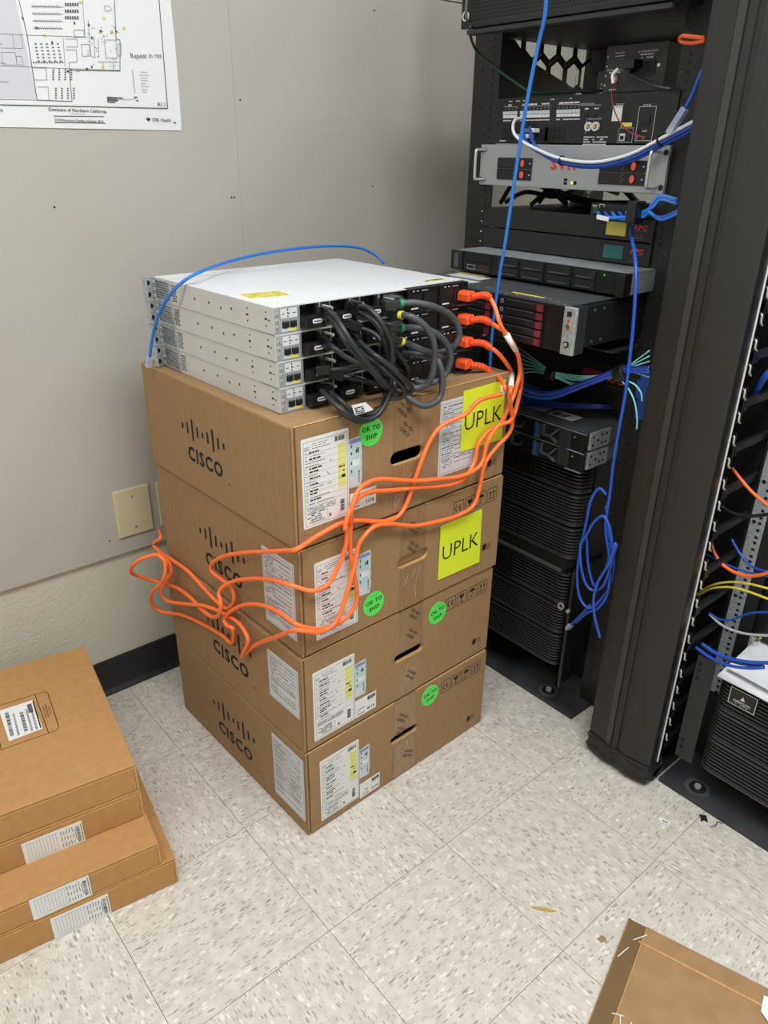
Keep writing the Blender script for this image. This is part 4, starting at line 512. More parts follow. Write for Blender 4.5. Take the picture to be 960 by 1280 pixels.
def ok_sticker(par, fr, u, v, seed=0, rot=0.):
    lb = MB(fr).disc(u, v, .0268, 0, .0009, 'green', 32).build('round_sticker', par)
    g = MB(fr); g.text('OK TO', u, v+.0065, .0092, .0011, 'ink', rot=rot, bold=.025); g.text('SHIP', u+.001, v-.0095, .0092, .0011, 'ink', rot=rot, bold=.025)
    g.rect(u-.008, u+.008, v+.0185, v+.0193, .0011, 'ink2'); g.build('print', lb)
def neon_sign(par, fr, u0, u1, v0, v1, skew=0.):
    P = [(u0, v0), (u1, v0-.003), (u1-.004, v1), (u0+.001, v1-.001)]
    lb = MB(fr).poly(P, .0012, .0024, 'neon').build('paper_sign', par)
    MB(fr).text('UPLK', (u0+u1)/2, (v0+v1)/2-.004, .034, .0027, 'ink', squash=.98, bold=-.004).build('print', lb)
def icons(mb, u0, v1, w_):                              # CE mark, fragile glass, umbrella, two arrows, each in its frame
    s = .0305; g = .0045
    for i in range(4):
        a = u0+i*(s+g); b = a+s; lo = v1-.033; cu = (a+b)/2; cv = (lo+v1)/2
        mb.frame_rect(a, b, lo, v1, .0014, w_, 'ink')
        if i == 0:
            for off_, mid in ((-.0055, 0), (.0055, 1)):
                for k in range(6):
                    t0, t1 = [PI/2+PI*q/6 for q in (k, k+1)]; mb.line(cu+off_+.0025+.0055*math.cos(t0), cv+.0068*math.sin(t0), cu+off_+.0025+.0055*math.cos(t1), cv+.0068*math.sin(t1), .0022, w_, 'ink')
                if mid: mb.rect(cu+off_-.003, cu+off_+.002, cv-.001, cv+.001, w_, 'ink')
        if i == 1:
            mb.add([(cu-.008, cv+.010, w_), (cu-.006, cv+.002, w_), (cu, cv-.0015, w_), (cu+.006, cv+.002, w_), (cu+.008, cv+.010, w_), (cu+.0015, cv+.010, w_), (cu-.001, cv+.005, w_), (cu-.0015, cv+.010, w_)], [(0, 1, 2, 6, 7), (2, 3, 4, 5, 6)], 'ink')
            mb.rect(cu-.0012, cu+.0012, cv-.009, cv-.001, w_, 'ink').rect(cu-.006, cu+.006, cv-.011, cv-.009, w_, 'ink')
        if i == 2:
            mb.add([(cu+.009*math.cos(PI*k/8), cv+.003+.008*math.sin(PI*k/8), w_) for k in range(9)], [tuple(range(9))], 'ink')
            mb.rect(cu-.0009, cu+.0009, cv-.009, cv+.003, w_, 'ink').rect(cu-.005, cu+.0009, cv-.0105, cv-.009, w_, 'ink').rect(cu-.005, cu-.0035, cv-.009, cv-.006, w_, 'ink')
        if i == 3:
            for o_ in (-.0055, .0055):
                mb.rect(cu+o_-.0012, cu+o_+.0012, cv-.006, cv+.005, w_, 'ink'); mb.add([(cu+o_-.0042, cv+.004, w_), (cu+o_+.0042, cv+.004, w_), (cu+o_, cv+.0105, w_)], [(0, 1, 2)], 'ink')
            mb.rect(cu-.010, cu+.010, cv-.0095, cv-.0078, w_, 'ink')
# ================================================================ TALL STACK OF FOUR CARTONS
BW, BD = .5438, .5418
BROT = math.radians(1.41)
BO = Vector((.0946, .2007, 0))
def blocal(x, y, z): return BO+Matrix.Rotation(BROT, 3, 'Z')@Vector((x, y, z))
ZB = [0, .2281, .4578, .6868, .9131]
def stadium(cx, cz, hl, hh, n=7):
    r_ = hh
    return [(cx+hl-r_+r_*math.cos(a), cz+r_*math.sin(a)) for a in [-PI/2+PI*k/n for k in range(n+1)]]+[(cx-hl+r_+r_*math.cos(a), cz+r_*math.sin(a)) for a in [PI/2+PI*k/n for k in range(n+1)]]
def holed_plate(mb, x0, x1, z0, z1, hole, y0, y1, m):   # plate facing -y, at y0 outside, y1 inside
    bm = bmesh.new(); o_ = [bm.verts.new((*p, 0)) for p in ((x0, z0), (x1, z0), (x1, z1), (x0, z1))]; h_ = [bm.verts.new((*p, 0)) for p in hole]
    e = [bm.edges.new((l[i], l[(i+1) % len(l)])) for l in (o_, h_) for i in range(len(l))]
    bmesh.ops.triangle_fill(bm, use_beauty=True, edges=e, normal=(0, 0, 1))
    bm.verts.index_update(); vs_ = [v.co.copy() for v in bm.verts]; fs_ = [tuple(v.index for v in f.verts) for f in bm.faces]; bm.free()
    mb.add([(v.x, y0, v.y) for v in vs_], fs_, m); mb.add([(v.x, y1, v.y) for v in vs_], fs_, m)
    n = len(hole); mb.add([(a, y0, b) for a, b in hole]+[(a, y1, b) for a, b in hole], [(i, (i+1) % n, n+(i+1) % n, n+i) for i in range(n)], 'cardedge')
    oo = [(x0, z0), (x1, z0), (x1, z1), (x0, z1)]
    mb.add([(a, y0, b) for a, b in oo]+[(a, y1, b) for a, b in oo], [(i, (i+1) % 4, 4+(i+1) % 4, 4+i) for i in range(4)], m)
def carton(k, label, off, cfg):
    z0 = ZB[k]; h = ZB[k+1]-z0-(.0026 if k < 3 else .0006)
    p = blocal(off[0], off[1], z0)
    r = thing('shipping_carton', label, 'box', p, BROT+off[2], 'shipping cartons in the tall stack')
    hx, hz = cfg['hole']; hz -= z0; hh = .0135 if k > 1 else .0105; hole = stadium(hx, hz, .0425, hh)
    b = MB()
    e = .0045
    b.add([(0, e, 0), (BW, e, 0), (BW, BD, 0), (0, BD, 0), (0, e, h), (BW, e, h), (BW, BD, h), (0, BD, h)], [(0, 3, 2, 1), (4, 5, 6, 7), (1, 2, 6, 5), (2, 3, 7, 6), (3, 0, 4, 7)], 'card')
    b.build('body', r, bevel=.0042)
    fp = MB(); holed_plate(fp, .0005, BW-.0005, .0005, h-.0005, hole, e-.0005, e+.004, 'card'); fp.build('inner_wall', r)
    fp = MB(); holed_plate(fp, .0075, BW-.001, .004, h-.003, hole, 0, e-.0008, 'card'); fp.build('front_panel', r)
    MB().box(.0005, .0058, .0012, e+.002, .001, h-.001, 'card').build('corner_fold', r, bevel=.002)
    MB().box(.006, BW-.004, .0014, .006, h-.0022, h, 'cardedge').build('lid_edge', r, bevel=.0008)
    fa = cfg.get('flap', .3)
    if fa is not None:      # die cut flap hinged along the top of the hand hole and pushed inwards
        fm = Matrix.Translation((0, .0045, hz+hh)) @ Matrix.Rotation(fa, 4, 'X')
        pts = [(a, c-hz-hh) for a, c in stadium(hx, hz, .0415, hh-.0007)]
        MB(fm @ FRONT).poly(pts, -.002, 0, 'card').build('hand_hole_flap', r)
    F_ = frame((0, 0, -z0), (1, 0, 0), (0, 0, 1)); S_ = frame((0, 0, -z0), (0, -1, 0), (0, 0, 1))
    # tape
    tx0, tx1 = cfg['tape']; zt = z0+h
    tp = MB(F_)
    if cfg.get('tape_full'): tp.box(tx0, tx1, cfg.get('tape_bot', z0+.004), zt-.001, 0, .0008, 'tape')
    else:
        tp.box(tx0, tx1, hz+z0+.0145, zt-.001, 0, .0008, 'tape'); tp.poly(cfg.get('tape_low', [(tx0, z0+.004), (tx1, z0+.004), (tx1, hz+z0-.0145), (tx0, hz+z0-.0145)]), 0, .0008, 'tape')
    tp.box(tx0, tx1, zt-.0015, zt+.0003, -.05 if k < 3 else -.004, .0008, 'tape')
    tpo = tp.build('packing_tape', r)
    tg = MB(F_)
    for (u, v, rot) in cfg['tlogos']: logo(tg, u, v, .036, .0011, rot=rot)
    for i in range(5): 
        rr = random.Random(k*9+i); u = rr.uniform(tx0+.005, tx1-.02); v = rr.uniform(z0+.01, hz+z0-.03); tg.line(u, v, u+rr.uniform(-.006, .02), v+rr.uniform(.01, .03), .0006, .001, 'paper2')
    tg.build('tape_print', tpo, kind='stuff')
    # side logo
    u, v, wd = cfg['logo']; g = MB(S_); logo(g, -u, v, wd, .0004); g.rect(-u+wd*.5, -u+wd*.56, v-wd*.32, v-wd*.31, .0004, 'ink')
    if cfg.get('icons'): icons(g, *cfg['icons'], .0004) if False else None
    g.build('logo_print', r)
    g = MB(F_)
    if cfg.get('icons'): icons(g, *cfg['icons'], .0004)
    if cfg.get('block'):
        u, v = cfg['block']; g.rect(u, u+.012, v, v+.014, .0004, 'ink')
        for i in range(4): g.rect(u+.014, u+.027, v+.001+i*.0037, v+.002+i*.0037, .0004, 'ink')
        for i in range(4): g.rect(u+.002+.0025*i, u+.0028+.0025*i, v+.0145, v+.017, .0004, 'ink')
    g.line(.018, z0+.026, .018, z0+.036, .0006, .0004, 'ink'); g.line(.018, z0+.026, .028, z0+.026, .0006, .0004, 'ink')
    g.build('front_print', r, kind='stuff')
    for i, a in enumerate(cfg['labels']): packing_label(r, F_, *a, seed=k*10+i)
    if cfg.get('tealst'): teal_sticker(r, F_, *cfg['tealst'], seed=k)
    if cfg.get('tag'): count_tag(r, F_, *cfg['tag'], seed=k+50)
    for (u0, u1, v0, v1) in cfg.get('slabels', []): packing_label(r, S_, -u1, -u0, v0, v1, seed=k*7, name='side_label', big=False)
    for (u0, u1, v0, v1) in cfg.get('flabels', []): packing_label(r, F_, u0, u1, v0, v1, seed=k*7+3, name='second_label', big=False)
    for (u, v) in cfg.get('ok', []): ok_sticker(r, F_, u, v, rot=cfg.get('okrot', 0))
    if cfg.get('neon'): neon_sign(r, F_, *cfg['neon'])
    return r
carton(3, 'topmost carton of the tall stack, carrying the stacked network switches', (0, 0, 0), dict(
    hole=(.258, .802), flap=None, tape=(.222, .288), tlogos=[(.247, .893, -.75), (.254, .855, -.75)], logo=(.2995, .794, .163), block=(.492, .716),
    labels=[(.017, .117, .724, .888)], tealst=(.1175, .1475, .774, .868), tag=(.119, .181, .728, .762, '1/10'), flabels=[(.342, .445, .733, .888)], ok=[(.168, .869)], neon=(.402, .530, .773, .899)))
carton(2, 'second carton from the top, neon sign under the icon boxes', (0.004, 0.0, -.003), dict(
    hole=(.277, .575), flap=.16, tape=(.243, .310), tlogos=[(.278, .643, -.75), (.276, .601, -.75)], logo=(.2745, .562, .178), icons=(.389, .664), block=(.491, .515),
    labels=[(.032, .132, .485, .650)], tealst=(.133, .1655, .541, .634), slabels=[(.017, .120, .489, .652)], ok=[(.173, .509)], okrot=.1, neon=(.351, .482, .494, .623)))
carton(1, 'third carton from the top, green sticker beside the icon boxes and torn tape', (-.001, 0, .002), dict(
    hole=(.280, .340), flap=1.1, tape=(.252, .319), tlogos=[(.292, .436, -.75), (.287, .388, -.75), (.288, .278, PI-.75)], tape_low=[(.247, .232), (.305, .232), (.322, .275), (.325, .325), (.31, .318), (.285, .292), (.252, .27)], logo=(.2685, .345, .178), icons=(.390, .431), block=(.489, .263),
    labels=[(.0245, .1285, .246, .414)], tealst=(.1295, .1595, .300, .386), tag=(.130, .187, .246, .290, '8/10'), slabels=[(.012, .115, .308, .423)], ok=[(.364, .407)], okrot=.12))
carton(0, 'bottom carton of the tall stack resting on the floor', (-.001, -.001, 0), dict(
    hole=(.272, .120), flap=1.1, tape=(.240, .306), tlogos=[(.266, .172, -.75), (.262, .136, -.75), (.286, .055, PI-.5)], logo=(.2845, .101, .180), icons=(.387, .2065), block=(.488, .032),
    labels=[(.034, .138, .020, .187)], tealst=(.1395, .1695, .072, .156), tag=(.141, .199, .012, .054, '3/10'), slabels=[(.009, .121, .035, .204)], ok=[(.351, .189)], okrot=.12))
# ================================================================ FOUR STACKED SWITCHES
SW, SD, SH = .454, .405, .0432
SROT = math.radians(1.5)
def holes(mb, fr, u0, u1, v0, v1, r_, pitch, m='dark', n=6, w0=-.0002, w1=.0003, hexa=True):
    j = 0; v = v0+r_
    while v < v1-r_*.5:
        u = u0+r_+(pitch/2 if (j % 2 and hexa) else 0)
        while u < u1-r_*.5:
            mb.add([(u+r_*math.cos(2*PI*k/n+PI/6), v+r_*math.sin(2*PI*k/n+PI/6), w1) for k in range(n)], [tuple(range(n))], m, fr); u += pitch
        v += pitch*(.87 if hexa else 1); j += 1
def switch(loc, label, top=False):
    r = thing('network_switch', label, 'network switch', loc, SROT, 'stacked network switches')
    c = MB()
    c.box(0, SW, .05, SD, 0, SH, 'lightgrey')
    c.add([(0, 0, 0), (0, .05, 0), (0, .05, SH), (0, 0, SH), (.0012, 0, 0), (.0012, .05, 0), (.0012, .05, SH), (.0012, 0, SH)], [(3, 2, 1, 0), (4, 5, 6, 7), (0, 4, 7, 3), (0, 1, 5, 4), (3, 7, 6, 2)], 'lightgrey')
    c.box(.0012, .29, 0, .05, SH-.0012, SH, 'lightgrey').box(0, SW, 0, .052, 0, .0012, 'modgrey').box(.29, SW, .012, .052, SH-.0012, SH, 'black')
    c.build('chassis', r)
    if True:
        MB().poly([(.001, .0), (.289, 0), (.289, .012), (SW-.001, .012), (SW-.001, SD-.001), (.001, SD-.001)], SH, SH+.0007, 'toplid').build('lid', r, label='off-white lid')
    # left side details
    g = MB(SIDE)
    holes(g, SIDE, -.338, -.318, .006, .038, .0019, .0052); holes(g, SIDE, -.314, -.296, .006, .038, .0019, .0052) if False else None
    for u, v in ((-.02, .034), (-.02, .012), (-.012, .022), (-.075, .032), (-.075, .012)): g.disc(u, v, .0016, -.0002, .0003, 'dark', 8)
    g.rect(-.024, -.017, .0215, .0245, .0003, 'dark').rect(-.079, -.072, .0205, .0235, .0003, 'dark')
    for u in (-.125, -.16, -.20, -.25): g.disc(u, .022+.002*math.sin(u*90), .0026, -.0002, .0003, 'galvd', 10).disc(u, .022+.002*math.sin(u*90), .001, .0003, .0005, 'dark', 8)
    g.build('side_holes', r, kind='stuff')
    b = MB(); b.box(-.0022, 0, .340, .415, .002, SH-.002, 'galv').box(-.020, 0, .412, .4145, .0, SH-.001, 'galv').box(-.0205, -.018, .400, .4145, .002, SH-.003, 'galv')
    for u in (-.36, -.385):
        pass
    holes(b, SIDE, -.398, -.345, .006, .038, .0018, .0055, w1=.0025)
    fb = frame((0, .412, 0), (1, 0, 0), (0, 0, 1))
    for v in (.010, .032): b.disc(-.011, v, .0048, .0001, .0006, 'dark', 12, fr=fb)
    for v in (.008, .021, .034): b.disc(-.405, v, .003, .0022, .0045, 'steel', 10, fr=SIDE)
    b.build('mounting_bracket', r)
    # port module
    pm = MB(); pm.box(.0015, .050, .0, .03, .0015, SH-.0015, 'modgrey').build('port_module', r, bevel=.0006)
    pr_ = r.children[-1]
    g = MB(FRONT); g.rect(.0135, .0475, .024, .0405, .0002, 'paper2'); g.frame_rect(.0135, .0475, .024, .0405, .0004, .0003, 'ink2'); g.rect(.015, .031, .0035, .0085, .0003, 'teal').rect(.029, .044, .0035, .0085, .0004, 'yst')
    for i in range(3): g.rect(.016+.011*i, .022+.011*i, .031, .0325, .0004, 'ink2').rect(.0275, .0295, .026+.005*i, .029+.005*i, .0004, 'ink')
    for i in range(4): g.rect(.018+.007*i, .020+.007*i, .0205, .022, .0004, 'ink2')
    g.build('print', pr_)
    for u in (.0235, .0385): MB(FRONT).box(u-.0065, u+.0065, .0095, .0195, 0, .0012, 'dark').box(u-.003, u+.003, .0085, .0105, 0, .0013, 'dark').rect(u-.005, u+.005, .018, .0192, .0014, 'galvd').build('ethernet_port', pr_)
    for v in (.032, .0215, .011): MB(FRONT).disc(.0075, v, .0026, 0, .0016, 'steel', 10).disc(.0075, v, .0011, .0016, .0018, 'dark', 6).build('screw', pr_)
    # fan modules with protruding pull handles
    MB().box(.051, .29, .045, .05, .0012, SH-.0012, 'dark').build('rear_panel', r)
    for i, (a, b_) in enumerate(((.0515, .092), (.114, .157), (.180, .223))):
        f = thing('fan_module', '', '', (0, 0, 0)); [f.__delitem__(q) for q in ('label', 'category')]
        bpy.data.objects.remove(f)
        f = MB().box(a, b_, .014, .044, .002, SH-.002, 'dark').box(a-.0006, a+.0004, 0, .044, .001, SH-.001, 'steel').box(b_-.0004, b_+.0008, -.001, .044, .001, SH-.001, 'steel').build('fan_module', r)
        h = MB(); h.box(a+.002, b_-.002, -.016, .0, .006, .0245, 'black2').box(b_-.002, b_+.009, -.02, .004, .008, .0225, 'chargrey').box(b_-.006, b_-.001, -.004, .014, .022, .036, 'chargrey')
        h.build('pull_handle', f, bevel=.0012)
        fr_ = frame((0, -.016, 0), (1, 0, 0), (0, 0, 1)); g = MB(fr_)
        g.poly([(x*.85+(a+.024), y*.85+.0165) for x, y in stadium(0, 0, .0115, .0042)], 0, .0006, 'paper'); g.rect(a+.0165, a+.031, .0155, .0175, .0008, 'ink2')
        for q in range(4): g.rect(a+.018+.004*q, a+.0195+.004*q, .0085, .010, .0004, 'ink2')
        g.build('handle_label', f)
        gg = MB(FRONT)
        if i == 0: gg.disc(a+.0045, .036, .002, -.013, -.0125, 'gledm', 10)
        for q in range(3): gg.rect(a+.010+q*.005, a+.0125+q*.005, .036, .0385, -.0135, 'galvd')
        gg.rect(a+.002, b_-.014, .026, .0325, -.0135, 'black2'); gg.build('indicator', f)
    for a in (.0945, .1605):
        s_ = MB(); s_.box(a, a+.0165, -.002, .045, .003, .040, 'black2').box(a-.001, a, -.004, .04, .002, .041, 'galvd').build('stack_port', r, bevel=.0008)
        k = r.children[-1]; MB().tube([(a+.004, -.002, .036), (a+.004, -.026, .036)], .0027, 'steel', 10, sm=0).tube([(a+.004, -.002, .008), (a+.004, -.014, .008)], .0024, 'steel', 10, sm=0).build('thumb_screw', k, smooth=False)
    # stack power plugs
    for v, ring in ((.031, 'gring'), (.0115, 'yring')):
        q = MB(); q.box(.236, .262, .002, .04, v-.008, v+.008, 'galvd').box(.240, .259, -.022, .004, v-.0065, v+.0065, 'galvd').box(.243, .256, -.034, -.02, v-.0055, v+.0055, 'black2'); q.build('power_stack_plug', r, bevel=.001)
        k = r.children[-1]; MB().tube([(.2375, .002, v+.003), (.2375, -.024, v+.003)], .0016, 'steel', 8, sm=0).build('thumb_screw', k)
    # power supplies
    for a, b_ in ((.292, .370), (.374, .452)):
        ps = MB().box(a, b_, -.002, .0112, .001, SH-.0008, 'black2').build('power_supply', r, bevel=.0008)
        fr_ = frame((0, -.002, 0), (1, 0, 0), (0, 0, 1)); g = MB(fr_)
        holes(g, fr_, a+.004, a+.034, .012, .034, .0013, .0034, m='chargrey'); g.rect(a+.008, a+.026, .0055, .0085, .0005, 'paper2')
        g.rect(a+.034, a+.05, .0375, .0385, .0005, 'paper2').rect(a+.012, a+.016, .037, .039, .0005, 'paper2').rect(a+.022, a+.026, .037, .039, .0005, 'paper2')
        g.build('face_print', ps)
        MB(fr_).frame_rect(a+.040, a+.070, .008, .032, .0015, .0015, 'chargrey').box(a+.041, a+.069, .009, .031, 0, .001, 'dark').build('inlet', ps)
        MB().tube([(a+.03, -.004, .004), (a+.03, -.020, .004), (a+.074, -.022, .004), (a+.074, -.004, .004)], .0018, 'chargrey', 8, sm=0).build('handle', ps)
    return r
names = ['bottom switch of the light grey stack, resting on the top carton', 'second lowest light grey switch in the stack', 'second highest light grey switch in the stack', 'topmost light grey switch, yellow stickers on its lid']
tops = []
for k in range(4):
    tops.append(switch((.1185-.0015*k, .268+.0004*k, .9134+.0441*k), names[k], top=(k == 3)))
TF = frame((0, 0, SH+.0007), (1, 0, 0), (0, 1, 0))
def slab(par, x, y, a, b, rz, name='lid_sticker'):
    c, s_ = math.cos(rz), math.sin(rz)
    f = TF @ Matrix(((c, -s_, 0, x), (s_, c, 0, y), (0, 0, 1, 0), (0, 0, 0, 1)))
    o = MB(f).box(-a/2, a/2, -b/2, b/2, 0, .0004, 'yst').build(name, par, label='yellow sticker'); rr = random.Random(5); g = MB(f)
    for i in range(6): fake_text(g, -a/2+.003, a/2-.003, -b/2+.004+i*b/7, .0018, .0006, 'ink2', rr)
    g.build('print', o)
slab(tops[3], .055, .105, .075, .05, math.radians(-10)); slab(tops[3], .402, .040, .055, .014, 0)
g = MB(TF)
for i in range(14): g.disc(.02+.0315*i, .375+.004*math.sin(i*2), .0018, 0, .0004, 'modgrey', 8)
for i in range(7): g.disc(.03+.065*i, .03, .0015, 0, .0004, 'modgrey', 8)
g.rect(.002, SW-.002, .352, .3535, .0002, 'modgrey'); g.build('lid_rivets', tops[3])

# ================================================================ CABLES ON THE STACK
def cable(name, label, cat, key, r_, m, group=None, seg=8, parts=None, sm=6):
    P = PATHS[key] if isinstance(key, str) else key
    if not parts:
        o = MB().tube(P, r_, m, seg, sm=sm).build(name, smooth=True); return tag(o, label, cat, group)
    t = thing(name, label, cat, P[0], group=group)
    inv_ = Matrix.Translation(-Vector(P[0]))
    MB(inv_).tube(P, r_, m, seg, sm=sm).build('sheath', t, smooth=True)
    parts(t, inv_, P)
    return t
def aim(p, q):           # frame with w along p->q
    p = Vector(p); d = (Vector(q)-p).normalized(); u = Vector((0, 0, 1)).cross(d)
    if u.length < .05: u = Vector((1, 0, 0))
    u.normalize(); v = d.cross(u)
    return Matrix(((u.x, v.x, d.x, p.x), (u.y, v.y, d.y, p.y), (u.z, v.z, d.z, p.z), (0, 0, 0, 1)))
cord_lab = {'cord3': 'orange power cord from the topmost switch, looping round both carton faces', 'cord0': 'orange power cord from the second highest switch',
            'cord1': 'orange power cord from the second lowest switch', 'cord2': 'orange power cord from the bottom switch, crossing the second carton high up'}
sleeve_at = {'cord3': 3, 'cord0': 2, 'cord1': 3, 'cord2': 2}
SR = Matrix.Rotation(SROT, 3, 'Z')
for idx, key in ((3, 'cord3'), (2, 'cord0'), (1, 'cord1'), (0, 'cord2')):
    zc = .9134+.0441*idx+.021
    o_ = Vector((.1185-.0015*idx, .268, 0)); P = list(PATHS[key])
    inl = o_+SR@Vector((.432, -.0025, 0)); inl.z = zc-.002
    a = o_+SR@Vector((.434, -.028, 0)); a.z = zc-.002
    P0 = [tuple(a), tuple((a+Vector(P[0]))/2+Vector((.002, -.004, .004)))]+P
    def prt(t, inv_, PP, inl=inl, a=a, P=P, key=key):
        f = inv_ @ aim(inl, a)
        MB(f).poly([(-.013, -.009), (.013, -.009), (.013, .004), (.008, .010), (-.008, .010), (-.013, .004)], 0, .027, 'plug_o').build('plug', t, bevel=.0025)
        sp = smooth_path(PP[:5], 8); m = MB(inv_)
        n = 14
        m.tube(sp[:n+4], .0072, 'plug_o', 10, sm=0, rf=lambda q: 1.05 if int(q*(n+3)) % 2 == 0 else .78); m.build('strain_relief', t)
        i = sleeve_at[key]; q0, q1 = Vector(P[i]), Vector(P[i+1]); MB(inv_).tube([q0, q0.lerp(q1, .5), q1] if (q1-q0).length < .05 else [q0, q0.lerp(q1, .9)], .0054, 'white_e', 10, sm=0).build('label_sleeve', t, smooth=True, label='white label sleeve')
    cable('power_cable', cord_lab[key], 'cable', P0, .0043, 'cable_o', 'orange power cords', 10, prt)
def rj(t, inv_, P, end=-1, m='clearp', L_=.022):
    p = Vector(P[end]); q = Vector(P[end-1 if end == -1 else end+1]); f = inv_ @ aim(p, p+(p-q))
    MB(f).box(-.0058, .0058, -.004, .004, -.002, L_, m).box(-.002, .002, .004, .0065, .004, L_-.004, m).build('plug', t, bevel=.0006, label='clear modular plug')
cable('patch_cable', 'light blue patch cable arching over the switch lids to the carton corner', 'cable', 'patch_top', .0031, 'cable_b', parts=rj)
cable('patch_cable', 'light blue patch cable hanging straight down in front of the rack', 'cable', 'patch_vert', .0033, 'cable_b')
# thick cables
sp_l = {'sp0': 'thick charcoal cable with green ring bowing furthest right', 'sp1': 'thick charcoal cable with yellow ring making the long left loop', 'sp2': 'thick charcoal cable with green ring in the middle loop',
        'sp3': 'thick charcoal cable with yellow ring, third plug row', 'sp4': 'thick charcoal cable drooping lowest over the carton edge', 'sp5': 'short thick charcoal cable behind the loops'}
rg = {'sp0': 'gring', 'sp1': 'yring', 'sp2': 'gring', 'sp3': 'yring', 'sp4': 'yring'}
for k, l in sp_l.items():
    P = list(PATHS[k])
    def prt(t, inv_, P, k=k):
        if k in rg:
            f = inv_ @ aim(P[0], P[1]); MB(f).disc(0, 0, .0074, -.003, .0035, rg[k], 16).build('colour_ring', t, label='coloured ring'); MB(f).box(-.0065, .0065, -.006, .006, -.03, -.003, 'chargrey').build('boot', t, bevel=.001)
    cable('power_stack_cable', l, 'cable', P, .0058, 'cable_g', 'thick charcoal cables behind the switches', 10, prt)
st_l = ['black cable running diagonally down from the top left port', 'black cable just under the long diagonal one', 'black cable hanging from the top middle port to the lowest loop', 'black cable inside the lowest loop',
        'black cable crossing to the right above the carton edge', 'black cable under the crossing one, mid height', 'black cable behind from the second middle port', 'black cable low and flat across the third switch', 'black cable from the bottom left port in the lowest loop', 'black cable across the third row of ports', 'black cable along the bottom switch']
for i, l in enumerate(st_l):
    def prt(t, inv_, P):
        f = inv_ @ aim(P[0], P[1]); MB(f).box(-.006, .006, -.008, .008, -.02, .006, 'black2').build('connector', t, bevel=.0015)
    cable('stack_cable', l, 'cable', 'st%d' % i, .0046, 'cable_k', 'black stacking cables', 8, prt)
tg = PATHS['lbltag']; a = [Vector(q) for q in tg]
o = MB(); o.add(a+[q+Vector((.0, .001, .0)) for q in a], [(0, 1, 2, 3), (4, 7, 6, 5), (0, 4, 5, 1), (1, 5, 6, 2), (2, 6, 7, 3), (3, 7, 4, 0)], 'paper')
tag(o.build('cable_tag'), 'white paper tag wrapped on the black cables above the green sticker', 'tag')
tgd = bpy.data.objects['cable_tag']
U_ = (a[1]-a[0]).normalized(); V_ = (a[0]-a[3]).normalized(); f = frame(a[3]-Vector((0, .0006, 0)), U_, V_); g = MB(f); rr = random.Random(3)
for i in range(4): fake_text(g, .003, .022, .003+i*.0035, .0018, .0003, 'ink', rr)
g.build('print', tgd)
# ================================================================ EQUIPMENT RACK
RX, RY = .90, .32
rk = thing('equipment_rack', 'black open equipment rack behind the carton stack', 'rack', (RX, RY, 0))
L_ = lambda y: y-RY
MB().box(-.077, .75, -.25, .285, 0, .012, 'dust').build('base_plate', rk, bevel=.001)
for x, y in ((.857, .172), (.86, .47)):
    b = MB().disc(x-RX, y-RY, .026, .012, .014, 'galvd', 24).disc(x-RX, y-RY, .018, .014, .0155, 'black', 24).disc(x-RX, y-RY, .008, .0155, .021, 'steel', 6); b.build('anchor_bolt', rk)
def post(x0, x1, y0, y1, name, face):
    p = MB().box(x0, x1, y0, y1, .012, 2.1, 'black').build(name, rk, bevel=.0015)
    fr_ = frame((x0, 0, 0), (0, -1, 0), (0, 0, 1)); g = MB(fr_)
    for i in range(int(2.0/.0445)):
        z = .05+.0445*i; u = -(y0+y1)/2+face
        for dz in (0, .0159, .0318): g.rect(u-.0032, u+.0032, z+dz, z+dz+.0064, .0004, 'dark')
        g.rect(u-.016, u-.011, z+.02, z+.0212, .0004, 'galvd')
        if i % 2 == 0: g.text(str(i//2+1), u+.014, z+.02, .005, .0004, 'galvd')
        if i % 4 == 0: g.rect(u-face*1.6-.004, u-face*1.6+.004, z, z+.008, .0004, 'dark'); g.disc(u-face*1.6, z+.016, .002, .0002, .0004, 'dark', 6); g.disc(u-face*1.6, z-.01, .002, .0002, .0004, 'dark', 6)
    g.build('post_holes', p, kind='stuff')
    return p
post(0, .004, L_(.538), L_(.618), 'front_post', .02); post(0, .004, L_(.02), L_(.104), 'front_post', -.02)
MB().box(0.004, .05, L_(.612), L_(.618), .012, 2.1, 'black').build('front_post', rk); MB().box(0.004, .05, L_(.02), L_(.026), .012, 2.1, 'black').build('front_post', rk)
for ya, yb in ((.575, .618), (.02, .06)):
    p = MB().box(.41, .50, L_(ya), L_(yb), .012, 2.1, 'black').build('rear_post', rk)
    g = MB(frame((0, L_(ya), 0), (1, 0, 0), (0, 0, 1)))
    for i in range(24):
        z = .1+.08*i
        for du, dv, s_ in ((0, 0, .006), (-.012, 0, .0025), (.012, 0, .0025), (0, .014, .003), (0, -.014, .003)): g.rect(.43+du-s_, .43+du+s_, z+dv-s_, z+dv+s_, .0005, 'board')
    g.build('post_holes', p, kind='stuff')
for z in (.06, 1.02, 2.06):
    for ya, yb in ((.595, .618), (.02, .043)): MB().box(.05, .41, L_(ya), L_(yb), z-.03, z+.03, 'black').build('side_rail', rk)
    MB().box(.43, .46, L_(.06), L_(.58), z-.03, z+.03, 'black').build('cross_bar', rk)
